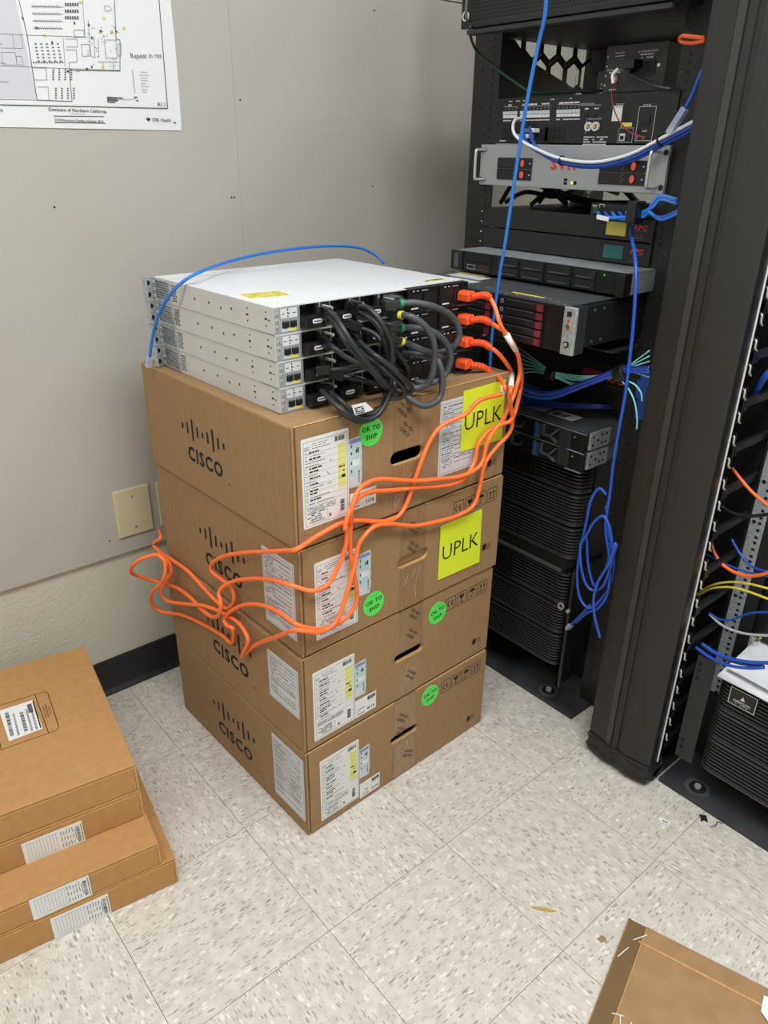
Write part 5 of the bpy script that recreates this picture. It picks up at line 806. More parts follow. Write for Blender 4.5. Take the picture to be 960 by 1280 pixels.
# honeycomb side vent and the slanted shelf bracket seen through the upper opening
hx = MB(frame((0, L_(.600), 0), (1, 0, 0), (0, 0, 1)))
for i in range(5):
    for j in range(4):
        cx = .11+.0655*i+(.0328 if j % 2 else 0); cz = 1.43+.0575*j
        if not (.05 < cx < .39): continue
        n = 6; R_, r_ = .0375, .0285
        P = [(cx+R_*math.cos(PI/6+k*PI/3), cz+R_*math.sin(PI/6+k*PI/3), w_) for w_ in (0, .002) for k in range(n)]+[(cx+r_*math.cos(PI/6+k*PI/3), cz+r_*math.sin(PI/6+k*PI/3), w_) for w_ in (0, .002) for k in range(n)]
        F = []
        for k in range(n):
            k2 = (k+1) % n; F += [(k, k2, 12+k2, 12+k), (6+k, 18+k, 18+k2, 6+k2), (12+k, 12+k2, 18+k2, 18+k)]
        hx.add(P, F, 'black')
hx.build('honeycomb_vent', rk)
MB(frame((0, L_(.59), 0), (1, 0, 0), (0, 0, 1))).poly([(.005, 1.41), (.36, 1.41), (.335, 1.46), (.145, 1.512), (.10, 1.545), (.005, 1.56)], 0, .003, 'black').build('shelf_bracket', rk)
MB().box(.01, .40, L_(.10), L_(.60), 1.548, 1.552, 'chargrey').box(.40, .404, L_(.10), L_(.60), 1.50, 1.552, 'chargrey').build('shelf', rk)

def ruler(mb, fr, u0, u1, v, w_): pass
# ---- top server with honeycomb bezel
XF = .79
sv = thing('rack_server', 'black rack server with honeycomb bezel at the top of the rack', 'server', (XF, .30, 1.545))
MB().box(0.012, .55, -.225, .225, .004, .088, 'black').build('chassis', sv, bevel=.001)
MB().box(0, .012, -.258, .256, 0, .088, 'black2').box(.012, .05, -.235, .235, -.004, .004, 'chargrey').build('bezel', sv, bevel=.001)
fr_ = frame((0, 0, 0), (0, -1, 0), (0, 0, 1)); g = MB(fr_)
g.rect(-.224, .198, .008, .086, .0006, 'chargrey'); holes(g, fr_, -.222, .196, .010, .086, .0032, .0077, w1=.0009); g.build('honeycomb_mesh', sv, kind='stuff')
g = MB(fr_).ring(-.243, .022, .0092, .0068, 0, .0015, 'paper'); g.build('logo_ring', sv)
MB().tube([(0, .232, .014), (-.010, .232, .018), (-.010, .232, .056), (0, .232, .06)], .003, 'galvd', 8).build('handle', sv, smooth=True)
g = MB(fr_).box(.200, .226, .004, .086, 0, .004, 'black2').text('J', .212, .036, .016, .0046, 'paper', bold=.04).disc(.243, .03, .005, 0, .002, 'galvd', 10); g.build('control_panel', sv)
MB().box(-.004, .02, -.235, .235, -.012, -.004, 'chargrey').build('bottom_lip', sv, bevel=.001)
# ---- amplifier power box on top of the controller
pb = thing('power_box', 'black power box with a cord, on the right of the amplifier', 'power unit', (.893, .19, 1.4225))
MB().box(0, .22, -.065, .065, 0, .077, 'black2').box(-.0015, .0, -.066, .066, -.001, .078, 'chargrey').build('case', pb, bevel=.001)
fr_ = frame((-.0015, 0, 0), (0, -1, 0), (0, 0, 1)); g = MB(fr_); rr = random.Random(8)
g.text('TOP ASSY', -.036, .065, .0034, .0006, 'paper2'); g.rect(-.045, -.025, .0595, .0605, .0006, 'paper2'); fake_text(g, -.045, -.025, .054, .002, .0006, 'ink2', rr)
g.text('AC POWER INPUT', .025, .064, .0036, .0006, 'paper2'); fake_text(g, .01, .045, .058, .0022, .0006, 'paper2', rr); fake_text(g, .012, .04, .053, .002, .0006, 'paper2', rr)
g.text('DC POWER OUT', -.042, .037, .0034, .0006, 'paper2'); fake_text(g, -.055, -.03, .032, .002, .0006, 'paper2', rr); fake_text(g, -.055, -.035, .003, .002, .0006, 'paper2', rr)
for i in range(4): g.disc(-.062, .012+.016*i, .0016, 0, .0006, 'paper2', 8)
g.build('print', pb)
MB(fr_).box(.018, .042, .028, .048, 0, .003, 'dark').frame_rect(.016, .044, .026, .050, .002, .0032, 'chargrey').disc(.052, .040, .003, 0, .002, 'steel', 8).box(-.012, .018, .036, .050, 0, .03, 'black2').build('inlet', pb)
MB(fr_).ring(-.040, .022, .007, .004, 0, .002, 'galvd').disc(-.040, .022, .004, 0, .003, 'gold', 8).build('dc_jack', pb)
MB(fr_).tube([(-.015, .036, .03), (-.022, .026, .035), (-.018, .012, .036)], .003, 'white_e', 8).build('cable_label', pb)
cable('power_lead', 'black power lead drooping from the power box', 'cable', 'power_cable', .0035, 'cable_k')
cable('red_wire', 'thin red wire from the power box down to the amplifier', 'cable', 'red_wire', .0013, 'cable_r')
# ---- amplifier / controller
am = thing('amplifier', 'black audio controller panel with many ports and white print', 'amplifier', (.895, .315, 1.332))
MB().box(.004, .35, -.217, .217, 0, .087, 'black').box(0, .004, -.226, .226, 0, .0895, 'black2').build('case', am, bevel=.0008)
fr_ = frame((0, 0, 0), (0, -1, 0), (0, 0, 1)); g = MB(fr_)
def ly(y): return -(y-.315)
def lz(z): return z-1.332
for a, b, n in ((.513, .472, 4), (.464, .383, 8), (.365, .305, 6)):
    g.line(ly(a), lz(1.405), ly(b), lz(1.403), .0007, .0008, 'paper2')
    fake_text(g, ly(a)+.004, ly(b)-.004, lz(1.406), .0028, .0009, 'paper', rr)
    for i in range(n): g.text(str(i+1), ly(a+(b-a)*(i+.5)/n), lz(1.399), .0032, .0008, 'paper2')
    fake_text(g, ly(a), ly(b), lz(1.376), .0024, .0008, 'paper2', rr)
g.text('OUTPUT SIG ASSY', ly(.29), lz(1.404), .003, .0008, 'paper2').line(ly(.305), lz(1.402), ly(.256), lz(1.401), .0006, .0008, 'paper2')
for y in (.29, .267): fake_text(g, ly(y)-.005, ly(y)+.006, lz(1.394), .0026, .0008, 'paper2', rr); g.box(ly(y)-.005, ly(y)+.005, lz(1.379), lz(1.386), 0, .001, 'dark'); g.frame_rect(ly(y)-.006, ly(y)+.006, lz(1.378), lz(1.387), .0007, .0012, 'chargrey')
g.frame_rect(ly(.288), ly(.288)+.001, lz(1.35), lz(1.379), .0007, .0008, 'paper2'); g.text('AUDIO OUTPUT', ly(.268), lz(1.377), .003, .0008, 'paper2')
for i in range(4): fake_text(g, ly(.29), ly(.232), lz(1.342-.0045*i)+.001, .002, .0008, 'paper2', rr)
g.text('TOP ASSY', ly(.213), lz(1.401), .0032, .0008, 'paper2').rect(ly(.222), ly(.206), lz(1.396), lz(1.397), .0008, 'paper2')
g.frame_rect(ly(.169), ly(.132), lz(1.337), lz(1.396), .0008, .0008, 'paper2').text('POWER', ly(.152), lz(1.398), .0034, .0008, 'paper2').text('I O', ly(.150), lz(1.375), .005, .0012, 'paper2').text('RESET', ly(.150), lz(1.354), .003, .0008, 'paper2')
g.frame_rect(ly(.208), ly(.175), lz(1.334), lz(1.36), .0006, .0008, 'paper2').rect(ly(.205), ly(.18), lz(1.362), lz(1.369), .0008, 'yst'); fake_text(g, ly(.527)+.003, ly(.50), lz(1.336), .002, .0008, 'paper2', rr)
for a, b in ((.50, .49), (.48, .455), (.385, .375), (.35, .33)): fake_text(g, ly(a), ly(b), lz(1.414), .0018, .0008, 'paper2', rr)
g.build('print', am)
for a, b, n in ((.513, .472, 4), (.464, .383, 8), (.365, .305, 6)):
    for i in range(n):
        u0 = ly(a+(b-a)*i/n)+.0006; u1 = ly(a+(b-a)*(i+1)/n)-.0006
        MB(fr_).box(u0, u1, lz(1.382), lz(1.388), 0, .002, 'paper').box(u0, u1, lz(1.389), lz(1.395), 0, .0035, 'paper2').build('terminal_block', am)
for grp in ((.513, 4), (.462, 6), (.392, 4)):
    for i in range(grp[1]):
        for zz in (1.357, 1.344):
            u = ly(grp[0]-.0135*i-.006); MB(fr_).box(u-.0055, u+.0055, lz(zz)-.0055, lz(zz)+.0052, 0, .001, 'dark').frame_rect(u-.006, u+.006, lz(zz)-.006, lz(zz)+.0057, .0006, .0012, 'chargrey').build('port', am)
for y in (.279, .262): MB(fr_).ring(ly(y), lz(1.363), .0085, .0045, 0, .006, 'paper2', 18).disc(ly(y), lz(1.363), .0035, 0, .008, 'gold', 10).build('audio_jack', am)
MB(fr_).box(ly(.228), ly(.206), lz(1.372), lz(1.399), 0, .0008, 'paper').build('white_label', am, label='white label')
MB(fr_).box(ly(.204), ly(.192), lz(1.337), lz(1.35), 0, .002, 'paper2').box(ly(.202), ly(.194), lz(1.339), lz(1.346), .002, .0025, 'dark').build('network_port', am)
MB(fr_).box(ly(.158), ly(.142), lz(1.366), lz(1.384), 0, .002, 'black2').build('power_switch', am, bevel=.0008)
for y in (.165, .150): MB(fr_).disc(ly(y), lz(1.343), .004, 0, .002, 'galvd', 10).disc(ly(y), lz(1.343), .002, .002, .003, 'redp', 8).build('led', am)
for i in range(4): # cables plugged in
    u = .452-.0135*i; z_ = 1.357 if i % 2 else 1.346
    MB(Matrix.Translation((0, 0, 0))).box(-.02, .0, L_(u)+RY-.315-.005, L_(u)+RY-.315+.005, z_-1.332-.004, z_-1.332+.004, 'clearp' if i < 2 else 'white_e').build('cable_end', am, bevel=.0008)
# ---- silver recorder
sr = thing('silver_recorder', 'silver rack recorder with red letters and handles', 'recorder', (.888, .328, 1.2445))
MB().box(0, .010, -.241, .241, 0, .085, 'svr').box(.010, .45, -.215, .215, .002, .083, 'black').build('case', sr, bevel=.0015)
fr_ = frame((0, 0, 0), (0, -1, 0), (0, 0, 1)); ly = lambda y: -(y-.328); lz = lambda z: z-1.2445
def bay(u0, u1, v0, v1):
    b = MB(fr_).box(u0, u1, v0, v1, 0, .003, 'black2').build('drive_bay', sr, bevel=.001); g = MB(fr_); w_ = u1-u0
    for i in range(4): g.rect(u0+.006, u0+w_*.45, v0+.004+.0045*i, v0+.0055+.0045*i, .0033, 'chargrey').rect(u0+w_*.48+.004*(i % 2), u0+w_*.52+.004*(i % 2), v0+.004+.0045*i, v0+.006+.0045*i, .0033, 'galvd')
    g.disc(u0+w_*.76, (v0+v1)/2, .0095, .003, .0036, 'ink', 16, sx=.75); g.disc(u0+w_*.75, (v0+v1)/2, .0075, .003, .005, 'orangep', 16, sx=.7); g.disc(u0+w_*.955, (v0+v1)/2, .0015, .003, .0036, 'bled', 8); g.build('bay_latch', b)
for a, b in ((.513, .413), (.236, .130)):
    for z in (1.258, 1.281): bay(ly(a), ly(b), lz(z), lz(z)+.022)
g = MB(fr_).text('SVR', 0.0, lz(1.292), .022, .0006, 'redp', bold=.03, squash=1.25); g.build('letters', sr, label='red letters')
g = MB(fr_).box(.005, .013, .016, .021, 0, .0012, 'dark').box(.005, .013, .009, .014, 0, .0012, 'dark').disc(.026, .013, .0025, 0, .0012, 'gledm', 10).disc(.034, .013, .004, 0, .001, 'dark', 10); g.build('ports', sr)
for s_ in (-1, 1):
    u = s_*.224; MB().tube([(0, -u, .012), (-.028, -u, .012), (-.034, -u, .018), (-.034, -u, .068), (-.028, -u, .074), (0, -u, .074)], .0032, 'steel', 8, sm=3).build('handle', sr, smooth=True)
    for v in (.012, .073): MB(fr_).disc(s_*.235, v, .005, 0, .002, 'black2', 12).build('screw', sr)
# ---- small switch
ss = thing('small_network_switch', 'small black network switch full of blue cables', 'network switch', (.855, .165, 1.2005))
MB().box(0, .1, -.058, .058, 0, .023, 'black2').build('case', ss, bevel=.001)
fr_ = frame((0, 0, 0), (0, -1, 0), (0, 0, 1)); g = MB(fr_).text('TRIPP', -.049, .018, .0035, .0006, 'paper')
for i in range(3): g.disc(-.05, .006+.004*i, .0006, 0, .0006, 'gled', 6); g.disc(-.045, .006+.004*i, .0006, 0, .0006, 'gled', 6)
g.frame_rect(-.038, -.026, .016, .022, .0008, .0006, 'yst'); g.build('print', ss)
MB(fr_).box(-.036, .05, .003, .017, 0, .001, 'dark').build('port_row', ss)
for i in range(5):
    cable('ethernet_cable', ['first', 'second', 'third', 'fourth', 'fifth'][i]+' blue cable from the left in the small network switch', 'cable', 'rj%d' % i, .0032, 'cable_b2' if i % 2 else 'cable_b', 'blue cables of the small switch')
tag(MB().box(.80, .835, .085, .105, 1.195, 1.235, 'black2').build('cable_strap', bevel=.003), 'black strap round the blue cables at the small switch', 'strap')
tag(MB(frame((.822, .183, 1.197), (0, -1, -.1), (0, 0, 1))).box(0, .028, 0, .008, 0, .001, 'paper').build('cable_tag'), 'white tag on the blue cables below the small switch', 'tag')
# ---- two blank 1U power units
for k, (z, st, lb) in enumerate(((1.1545, 'yst', 'upper flat black power unit with yellow sticker'), (1.1095, 'tst', 'lower flat black power unit with teal sticker'))):
    ap = thing('flat_power_unit', lb, 'power unit', (.893, .328, z), group='flat black power units')
    MB().box(0, .008, -.232, .226, 0, .0425, 'black').box(.008, .35, -.215, .215, .001, .0415, 'black').build('case', ap, bevel=.001)
    fr_ = frame((0, 0, 0), (0, -1, 0), (0, 0, 1)); ly = lambda y: -(y-.328)
    MB(fr_).box(ly(.206), ly(.159), .008, .034, 0, .0006, st).build('sticker', ap, label='yellow sticker' if k == 0 else 'teal sticker')
    g = MB(fr_).text('APC', ly(.127), .027, .010, .0006, 'redp', bold=.04, squash=1.15).rect(ly(.14), ly(.113), .020, .0208, .0006, 'galvd'); fake_text(g, ly(.136), ly(.122), .012, .0016, .0006, 'galvd', rr); fake_text(g, ly(.138), ly(.118), .007, .0016, .0006, 'galvd', rr); g.build('print', ap)
    g = MB(fr_); [g.disc(-.229, v, .002, 0, .001, 'steel', 8) for v in (.01, .032)]; g.build('screw', ap)
# ---- 1U server
s1 = thing('rack_server', 'slim silver-lidded server above the wide drive server', 'server', (.80, .315, 1.0635))
MB().box(.004, .62, -.232, .232, 0, .0415, 'galvd').box(.004, .62, -.233, -.230, 0, .043, 'galv').build('chassis', s1, bevel=.0008)
MB().box(.004, .62, -.233, .233, .0415, .0432, 'galv').build('lid', s1, label='silver lid')
MB().box(-.004, .004, -.243, .243, 0, .0425, 'black2').box(-.022, -.004, -.243, -.226, 0, .0425, 'black2').build('bezel', s1, bevel=.001)
fr_ = frame((-.004, 0, 0), (0, -1, 0), (0, 0, 1)); ly = lambda y: -(y-.315)
for i in range(2):
    for j in range(2 if i == 0 else 2): pass
for j, (a, b) in enumerate(((-.195, -.115), (-.095, -.035), (-.025, .035), (.045, .105), (.115, .165))):
    for v0, v1 in ((.003, .020), (.022, .039)):
        if j == 0 and v0 > .02:
            d = MB(fr_).box(a, b, v0, v1, 0, .002, 'black').build('vent_strip', s1); g = MB(fr_); holes(g, fr_, a, b, v0, v1, .0016, .004, m='dark', w1=.0023); g.build('vent_holes', d); continue
        d = MB(fr_).box(a, b, v0, v1, 0, .003, 'black').build('drive_bay', s1, bevel=.0008); MB(fr_).rect(a+.004, b-.006, v0+.003, v0+.005, .0034, 'galvd').rect(b-.008, b-.004, v0+.002, v1-.002, .0034, 'chargrey').build('bay_trim', d)
        if j == 0: MB(fr_).frame_rect(a+.01, a+.034, v0+.003, v0+.013, .0012, .0036, 'galv').frame_rect(a+.045, a+.07, v0+.003, v0+.013, .0012, .0036, 'redd').build('bay_latch', d)
MB(fr_).box(-.232, -.205, .002, .041, 0, .004, 'chargrey').box(-.226, -.214, .006, .036, .004, .007, 'galvd').build('left_ear', s1, bevel=.001)
MB(fr_).disc(.185, .035, .0016, 0, .001, 'gled', 8).build('led', s1)
# ---- wide 2U drive server
s2 = thing('drive_server', 'wide rack server pulled out, red-tabbed drives and silver right ear', 'server', (.655, .328, .970))
MB().box(.004, .60, -.222, .222, 0, .085, 'black').build('chassis', s2, bevel=.001)
MB().box(.002, .60, -.223, .223, .085, .0872, 'galvd').box(.04, .044, -.223, .223, .0872, .0885, 'galvd').build('lid', s2, label='grey metal lid')
g = MB(frame((0, 0, .0872), (0, -1, 0), (1, 0, 0))); 
for i in range(18): g.disc(-.20+.024*i, .02+.012*math.sin(i), .0018, 0, .0008, 'galv', 8)
g.box(-.19, -.09, .09, .13, 0, .0006, 'paper2'); g.box(.06, .14, .028, .036, 0, .0006, 'yst'); g.box(-.16, -.07, .035, .075, 0, .0006, 'paper2'); g.box(-.21, -.12, .14, .155, 0, .0006, 'yst')
g.build('lid_stickers', s2)
MB().box(-.003, .004, -.222, .222, 0, .085, 'black2').build('front_frame', s2)
fr_ = frame((-.003, 0, 0), (0, -1, 0), (0, 0, 1))
for c_ in range(3):
    a = -.205+.133*c_
    for rr_ in range(5):
        v0 = .003+.0163*rr_
        d = MB(fr_).box(a, a+.112, v0, v0+.0145, 0, .006, 'black').build('drive', s2, bevel=.0008)
        MB(fr_).box(a+.098, a+.111, v0+.001, v0+.0135, .006, .008, 'redd').build('release_tab', d, label='dark red tab')
        g = MB(fr_); g.rect(a+.02, a+.09, v0+.012, v0+.0132, .0063, 'galvd')
        if rr_ > 1: g.ring(a+.008, v0+.008, .0042, .0028, .006, .0068, 'galv', 10)
        g.build('drive_trim', d)
MB().box(-.006, .002, -.2475, -.2195, -.002, .087, 'galv').build('right_ear', s2, bevel=.0015, label='silver ear'); k = s2.children[-1]
fe = frame((-.006, 0, 0), (0, -1, 0), (0, 0, 1)); MB(fe).disc(.233, .052, .005, 0, .003, 'gold', 12).disc(.233, .062, .0025, 0, .002, 'redp', 8).disc(.233, .018, .006, 0, .0015, 'dark', 14).disc(.233, .018, .0035, .0015, .004, 'steel', 12).box(.228, .238, .070, .079, 0, .001, 'dark').build('ear_screw', k)
MB().box(.002, .03, -.2475, -.222, -.002, .087, 'chargrey').box(.03, .24, -.235, -.223, .004, .083, 'black').build('slide_rail', s2, bevel=.001)
gs = MB(frame((0, -.235, 0), (1, 0, 0), (0, 0, 1)))
for x in (.07, .10): 
    for v in (.014, .074): gs.disc(x, v, .003, 0, .0015, 'galvd', 8)
gs.build('rail_rivets', s2)
MB().box(.27, .60, -.30+.05, .222, -.035, -.032, 'galvd').box(.14, .27, -.243, .2, -.02, -.017, 'chargrey').build('support_shelf', s2)
# ---- dark unit behind the cable bundles
ds = thing('rack_unit', 'dark rack unit behind the fibre bundle with red mark', 'power unit', (.915, .328, .80))
MB().box(0, .30, -.222, .222, 0, .088, 'dark').box(-.006, 0, -.235, .235, 0, .088, 'black2').build('case', ds, bevel=.001)
fr_ = frame((-.006, 0, 0), (0, -1, 0), (0, 0, 1)); g = MB(fr_).text('APC', .185, .062, .013, .0006, 'redp', bold=.04, squash=1.15); fake_text(g, .17, .20, .045, .002, .0006, 'galvd', rr); g.rect(.10, .15, .05, .075, .0006, 'redd'); g.build('print', ds)
# ---- two slim servers with lattice bezels
for k, (z, lb) in enumerate(((.7245, 'upper slim server with honeycomb struts on its face and labels on its lid'), (.6795, 'lower slim server with honeycomb struts on its face'))):
    s3 = thing('rack_server', lb, 'server', (.80, .342, z), group='slim lattice-faced servers')
    MB().box(.02, .58, -.215, .215, 0, .041, 'galvd').box(.0, .02, -.217, .217, 0, .0415, 'black').build('chassis', s3, bevel=.0008)
    MB().box(.002, .58, -.218, .218, .041, .0428, 'galvd').build('lid', s3, label='grey metal lid')
    fr_ = frame((0, 0, 0), (0, -1, 0), (0, 0, 1))
    MB(fr_).box(-.218, .222, 0, .0428, 0, .004, 'dark').box(-.218, .222, .0412, .0425, .004, .0055, 'galv').build('bezel', s3)
    z_ = MB(fr_)
    def strut(P, t=.0035):
        for (a, b), (c_, d) in zip(P[:-1], P[1:]):
            dx, dy = c_-a, d-b; l = math.hypot(dx, dy); nx_, ny_ = -dy/l*t/2, dx/l*t/2
            z_.poly([(a-nx_, b-ny_), (c_-nx_, d-ny_), (c_+nx_, d+ny_), (a+nx_, b+ny_)], .004, .012, 'galvd')
    for o_ in ():
        strut([(o_+.0, .038), (o_+.0, .012), (o_+.03, .012), (o_+.05, .034), (o_+.075, .034)]); strut([(o_+.085, .038), (o_+.085, .008)]); strut([(o_+.10, .036), (o_+.10, .014), (o_+.125, .014), (o_+.145, .036)]); strut([(o_+.125, .014), (o_+.145, .004)])
    strut([(.022, .038), (.022, .012), (.043, .012), (.058, .030)]); strut([(.022, .038), (.034, .038)]); strut([(.108, .038), (.108, .014), (.130, .014), (.150, .036)]); strut([(.130, .014), (.150, .004)]); strut([(.088, .038), (.088, .004)])
    strut([(-.06, .038), (-.06, .012), (-.03, .012), (-.01, .034), (.01, .034)]); strut([(-.13, .038), (-.13, .012), (-.10, .012), (-.08, .034)])
    z_.build('bezel_struts', s3)
    MB(fr_).poly([(.072+.016*math.cos(PI/6*q), .020+.017*math.sin(PI/6*q)) for q in range(12)], .004, .014, 'black2').rect(.092, .098, .004, .038, .0125, 'bluep').rect(.0995, .1035, .004, .038, .0125, 'galvd').build('bezel_badge', s3)
    MB(fr_).box(.156, .186, .002, .040, .004, .012, 'chargrey').box(.186, .222, .001, .041, .004, .010, 'black2').build('end_panel', s3, bevel=.001); MB(fr_).disc(.196, .032, .0014, .010, .011, 'gled', 8).box(.18, .222, -.001, .0008, .010, .0115, 'galv').build('led', s3)
    br = MB(); br.box(.012, .085, -.2225, -.2175, .002, .041, 'galv'); fb = frame((0, -.2225, 0), (1, 0, 0), (0, 0, 1))
    for a, b in ((.022, .012), (.022, .031), (.04, .021), (.055, .012), (.055, .031), (.07, .012), (.07, .031)): br.disc(a, b, .0035, 0, .0006, 'dark', 8, fr=fb)
    br2 = MB(); br2.box(.19, .25, -.2225, -.2175, .0, .044, 'galv')
    for a, b in ((.20, .012), (.20, .031), (.235, .012), (.235, .031)): br2.disc(a, b, .0035, 0, .0006, 'dark', 8, fr=fb)
    br.build('mounting_bracket', s3, bevel=.0006, label='galvanised bracket'); br2.build('mounting_bracket', s3, bevel=.0006, label='galvanised bracket')
    if k == 0:
        g = MB(frame((0, 0, .0428), (0, -1, 0), (1, 0, 0))); g.box(-.02, .06, .05, .085, 0, .0005, 'paper2').box(.075, .145, .045, .085, 0, .0005, 'paper').box(.08, .10, .05, .075, .0005, .0008, 'ink2').box(.105, .12, .05, .075, .0005, .0008, 'purple'); 
        for i in range(4): fake_text(g, -.015, .055, .055+.007*i, .003, .0008, 'redp' if i < 2 else 'ink2', rr)
        g.build('lid_labels', s3)
# ---- two tall UPS units of three louvred bezels each
def bezel(par, y0, y1, z0, z1, lcd=None, name='louvred_bezel', badge=False, right=True, xb=0., rad=.030):
    H = z1-z0; n = 9; m = MB()
    # rounded outline, extruded with real louvre ribs
    def outline(dx):
        pts = []
        for s_, yy in ((1, y1), (-1, y0)):
            for q in range(5):
                a = PI/2*q/4; rr_ = rad
                pts.append((dx+rr_-rr_*math.sin(a), yy-s_*(rr_-rr_*math.cos(a)))) if s_ == 1 else pts.append((dx+rr_-rr_*math.cos(PI/2*(4-q)/4*1.0+0)*0-rr_*math.sin(PI/2-a), yy+(rr_-rr_*math.cos(PI/2-a))))
        return pts
    def slab_(dx, za, zb, mt):
        o_ = outline(dx); N_ = len(o_); back = [(.05, y0), (.05, y1)]
        P = o_+back; P3 = [(a, b, za) for a, b in P]+[(a, b, zb) for a, b in P]; N2 = len(P)
        m.add(P3, [tuple(range(N2)), tuple(range(N2, 2*N2))[::-1]]+[(i, N2+i, N2+(i+1) % N2, (i+1) % N2) for i in range(N2)], mt)
    slab_(.011, z0, z1, 'dark')
    slab_(-.002, z0, z0+.0055, 'rib'); slab_(-.002, z1-.006, z1, 'rib')
    k = max(5, int((H-.012)/.0082)); 
    for i in range(k):
        za = z0+.0055+(H-.012)*i/k; slab_(0, za, za+.0036, 'rib')
    b = m.build(name, par)
    if lcd is not None:
        f = frame((0, 0, 0), (0, -1, 0), (0, 0, 1)); yc = lcd
        MB(f).box(-yc-.14, -yc+.04, z0+.006, z1-.007, 0, .003, 'black2').build('control_panel', par, bevel=.001); c_ = par.children[-1]
        q = MB(f).box(-yc-.022, -yc+.022, z0+.03, z1-.014, .003, .0045, 'blackg').frame_rect(-yc-.030, -yc+.030, z0+.024, z1-.010, .002, .0046, 'chargrey')
        for i in range(5): q.disc(-yc-.03+.015*i, z0+.017, .004, .003, .0042, 'chargrey', 10)
        q.build('display', c_)
    return b
def ups(label, x, yc, segs, gapz, group, flange=True, lcdtop=-.044, wd=.436):
    u = thing('power_backup_unit', label, 'UPS', (x, yc, segs[-1][0]), group=group); z_ = segs[-1][0]
    MB().box(.03, .62, -wd/2+.004, wd/2-.004, 0, segs[0][1]-z_, 'black').build('chassis', u)
    for i, (a, b) in enumerate(segs): bezel(u, -wd/2, wd/2, a-z_, b-z_, lcd=(lcdtop if i == 0 else None))
    return u
ups('upper black louvred battery backup under the slim servers', .83, .355, [(.606, .672), (.521, .599), (.434, .514)], 0, 'louvred battery backups')
ups('lower black louvred battery backup near the rack base', .83, .358, [(.306, .391), (.219, .298), (.121, .211)], 0, 'louvred battery backups', lcdtop=-.005)
tag(MB().box(.822, .86, .16, .58, .397, .403, 'galvd').box(.83, 1.2, .15, .57, .403, .432, 'black').box(.83, 1.2, .15, .57, .393, .397, 'black').build('rack_shelf'), 'shelf with metal lip between the two battery backups', 'shelf')
rf = thing('rail_flange', 'thin black vertical rail beside the lower battery backup', 'rail', (.835, .125, .08))
MB().box(-.02, .03, -.004, 0, 0, .34, 'black').box(-.02, -.018, -.012, .0, 0, .34, 'chargrey').build('flange', rf)
g = MB(frame((0, -.004, 0), (1, 0, 0), (0, 0, 1)))
for i in range(9): g.rect(.002, .014, .02+.036*i, .036+.036*i, .0006, 'dark')
g.build('slots', rf); MB(frame((-.02, 0, 0), (0, -1, 0), (0, 0, 1))).ring(-.014, .235, .009, .006, 0, .004, 'steel', 16).disc(.008, .232, .005, 0, .006, 'steel', 8).build('latch', rf, label='chrome latch')
tag(MB().box(.97, 1.4, .13, .58, .0125, .105, 'dark').build('shade_block'), 'black block standing in for the shaded void under the lower battery backup', 'shade block')  # near-black solid added as the shade of the empty space below the unit

# ---- cables in the rack
cable('white_cable', 'white cable swagged across the silver recorder with blue ones', 'cable', 'bundle_white', .0033, 'cable_w')
cable('ethernet_cable', 'front blue cable swagged across the silver recorder', 'cable', 'bundle_blue', .0038, 'cable_b2')
cable('ethernet_cable', 'rear blue cable swagged across the silver recorder', 'cable', 'bundle_blue2', .0036, 'cable_b2')
for k, i in enumerate((3, 6)):
    p = Vector(PATHS['bundle_blue'][i]); q = Vector(PATHS['bundle_blue'][i+1]); f = aim(p, q)
    tag(MB(f @ Matrix.Translation((0, .003, 0))).ring(0, 0, .0095, .0078, -.002, .002, 'black2', 14).build('cable_tie'), ['left black tie round the swagged white and blue cables', 'right black tie round the swagged white and blue cables'][k], 'cable tie', 'black cable ties')
def bigplug(t, inv_, P):
    f = inv_ @ aim(P[1], P[0]); MB(f).box(-.006, .006, -.006, .006, -.002, .045, 'clearp').build('plug', t, bevel=.0015, label='translucent plug')
cable('ethernet_cable', 'blue cable with translucent plug hooked beside the column', 'cable', 'plug_cable', .0036, 'cable_b2', parts=bigplug)
cable('velcro_strap', 'orange fastening strap looped at the top right of the rack', 'strap', 'velcro', .0034, 'vel_o')
cable('green_cable', 'dark green cable curving down from the top server', 'cable', 'green', .003, 'cable_dg')
ORD = ['topmost', 'second', 'third', 'fourth', 'fifth', 'lowest']
for i in range(6): cable('fibre_cable', ORD[i]+' of the six aqua fibres fanning out left of the wraps', 'cable', 'teal%d' % i, .0013, 'cable_t', 'aqua fibres tied across the rack')
cable('fibre_cable', 'aqua fibre drooping longest beside the column', 'cable', 'teal_drop1', .0017, 'cable_t'); cable('fibre_cable', 'aqua fibre drooping short beside the column', 'cable', 'teal_drop2', .0017, 'cable_t')
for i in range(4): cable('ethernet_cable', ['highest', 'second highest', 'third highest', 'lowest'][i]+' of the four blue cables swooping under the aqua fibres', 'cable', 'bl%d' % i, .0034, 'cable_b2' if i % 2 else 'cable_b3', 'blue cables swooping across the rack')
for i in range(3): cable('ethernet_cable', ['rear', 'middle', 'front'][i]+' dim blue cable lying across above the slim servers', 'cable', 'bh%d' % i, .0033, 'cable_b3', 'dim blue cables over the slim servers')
for k, (pt, lb) in enumerate((((.782, .30, .885), 'black wrap round the aqua fibres on the left'), ((.778, .135, .876), 'black wrap round the fibres and blue cables on the right'))):
    pass
for key, i, rad, lb in (('teal2', 2, .014, 'black wrap round the aqua fibres, near the orange cords'), ('teal3', 6, .017, 'black wrap round the fibres and blue cables, near the column')):
    p = Vector(PATHS[key][i]); q = Vector(PATHS[key][i+1]); f = aim(p, q); tag(MB(f).disc(0, 0, rad, -.012, .012, 'black2', 14).build('cable_wrap', bevel=.003), lb, 'strap', 'black cable wraps')
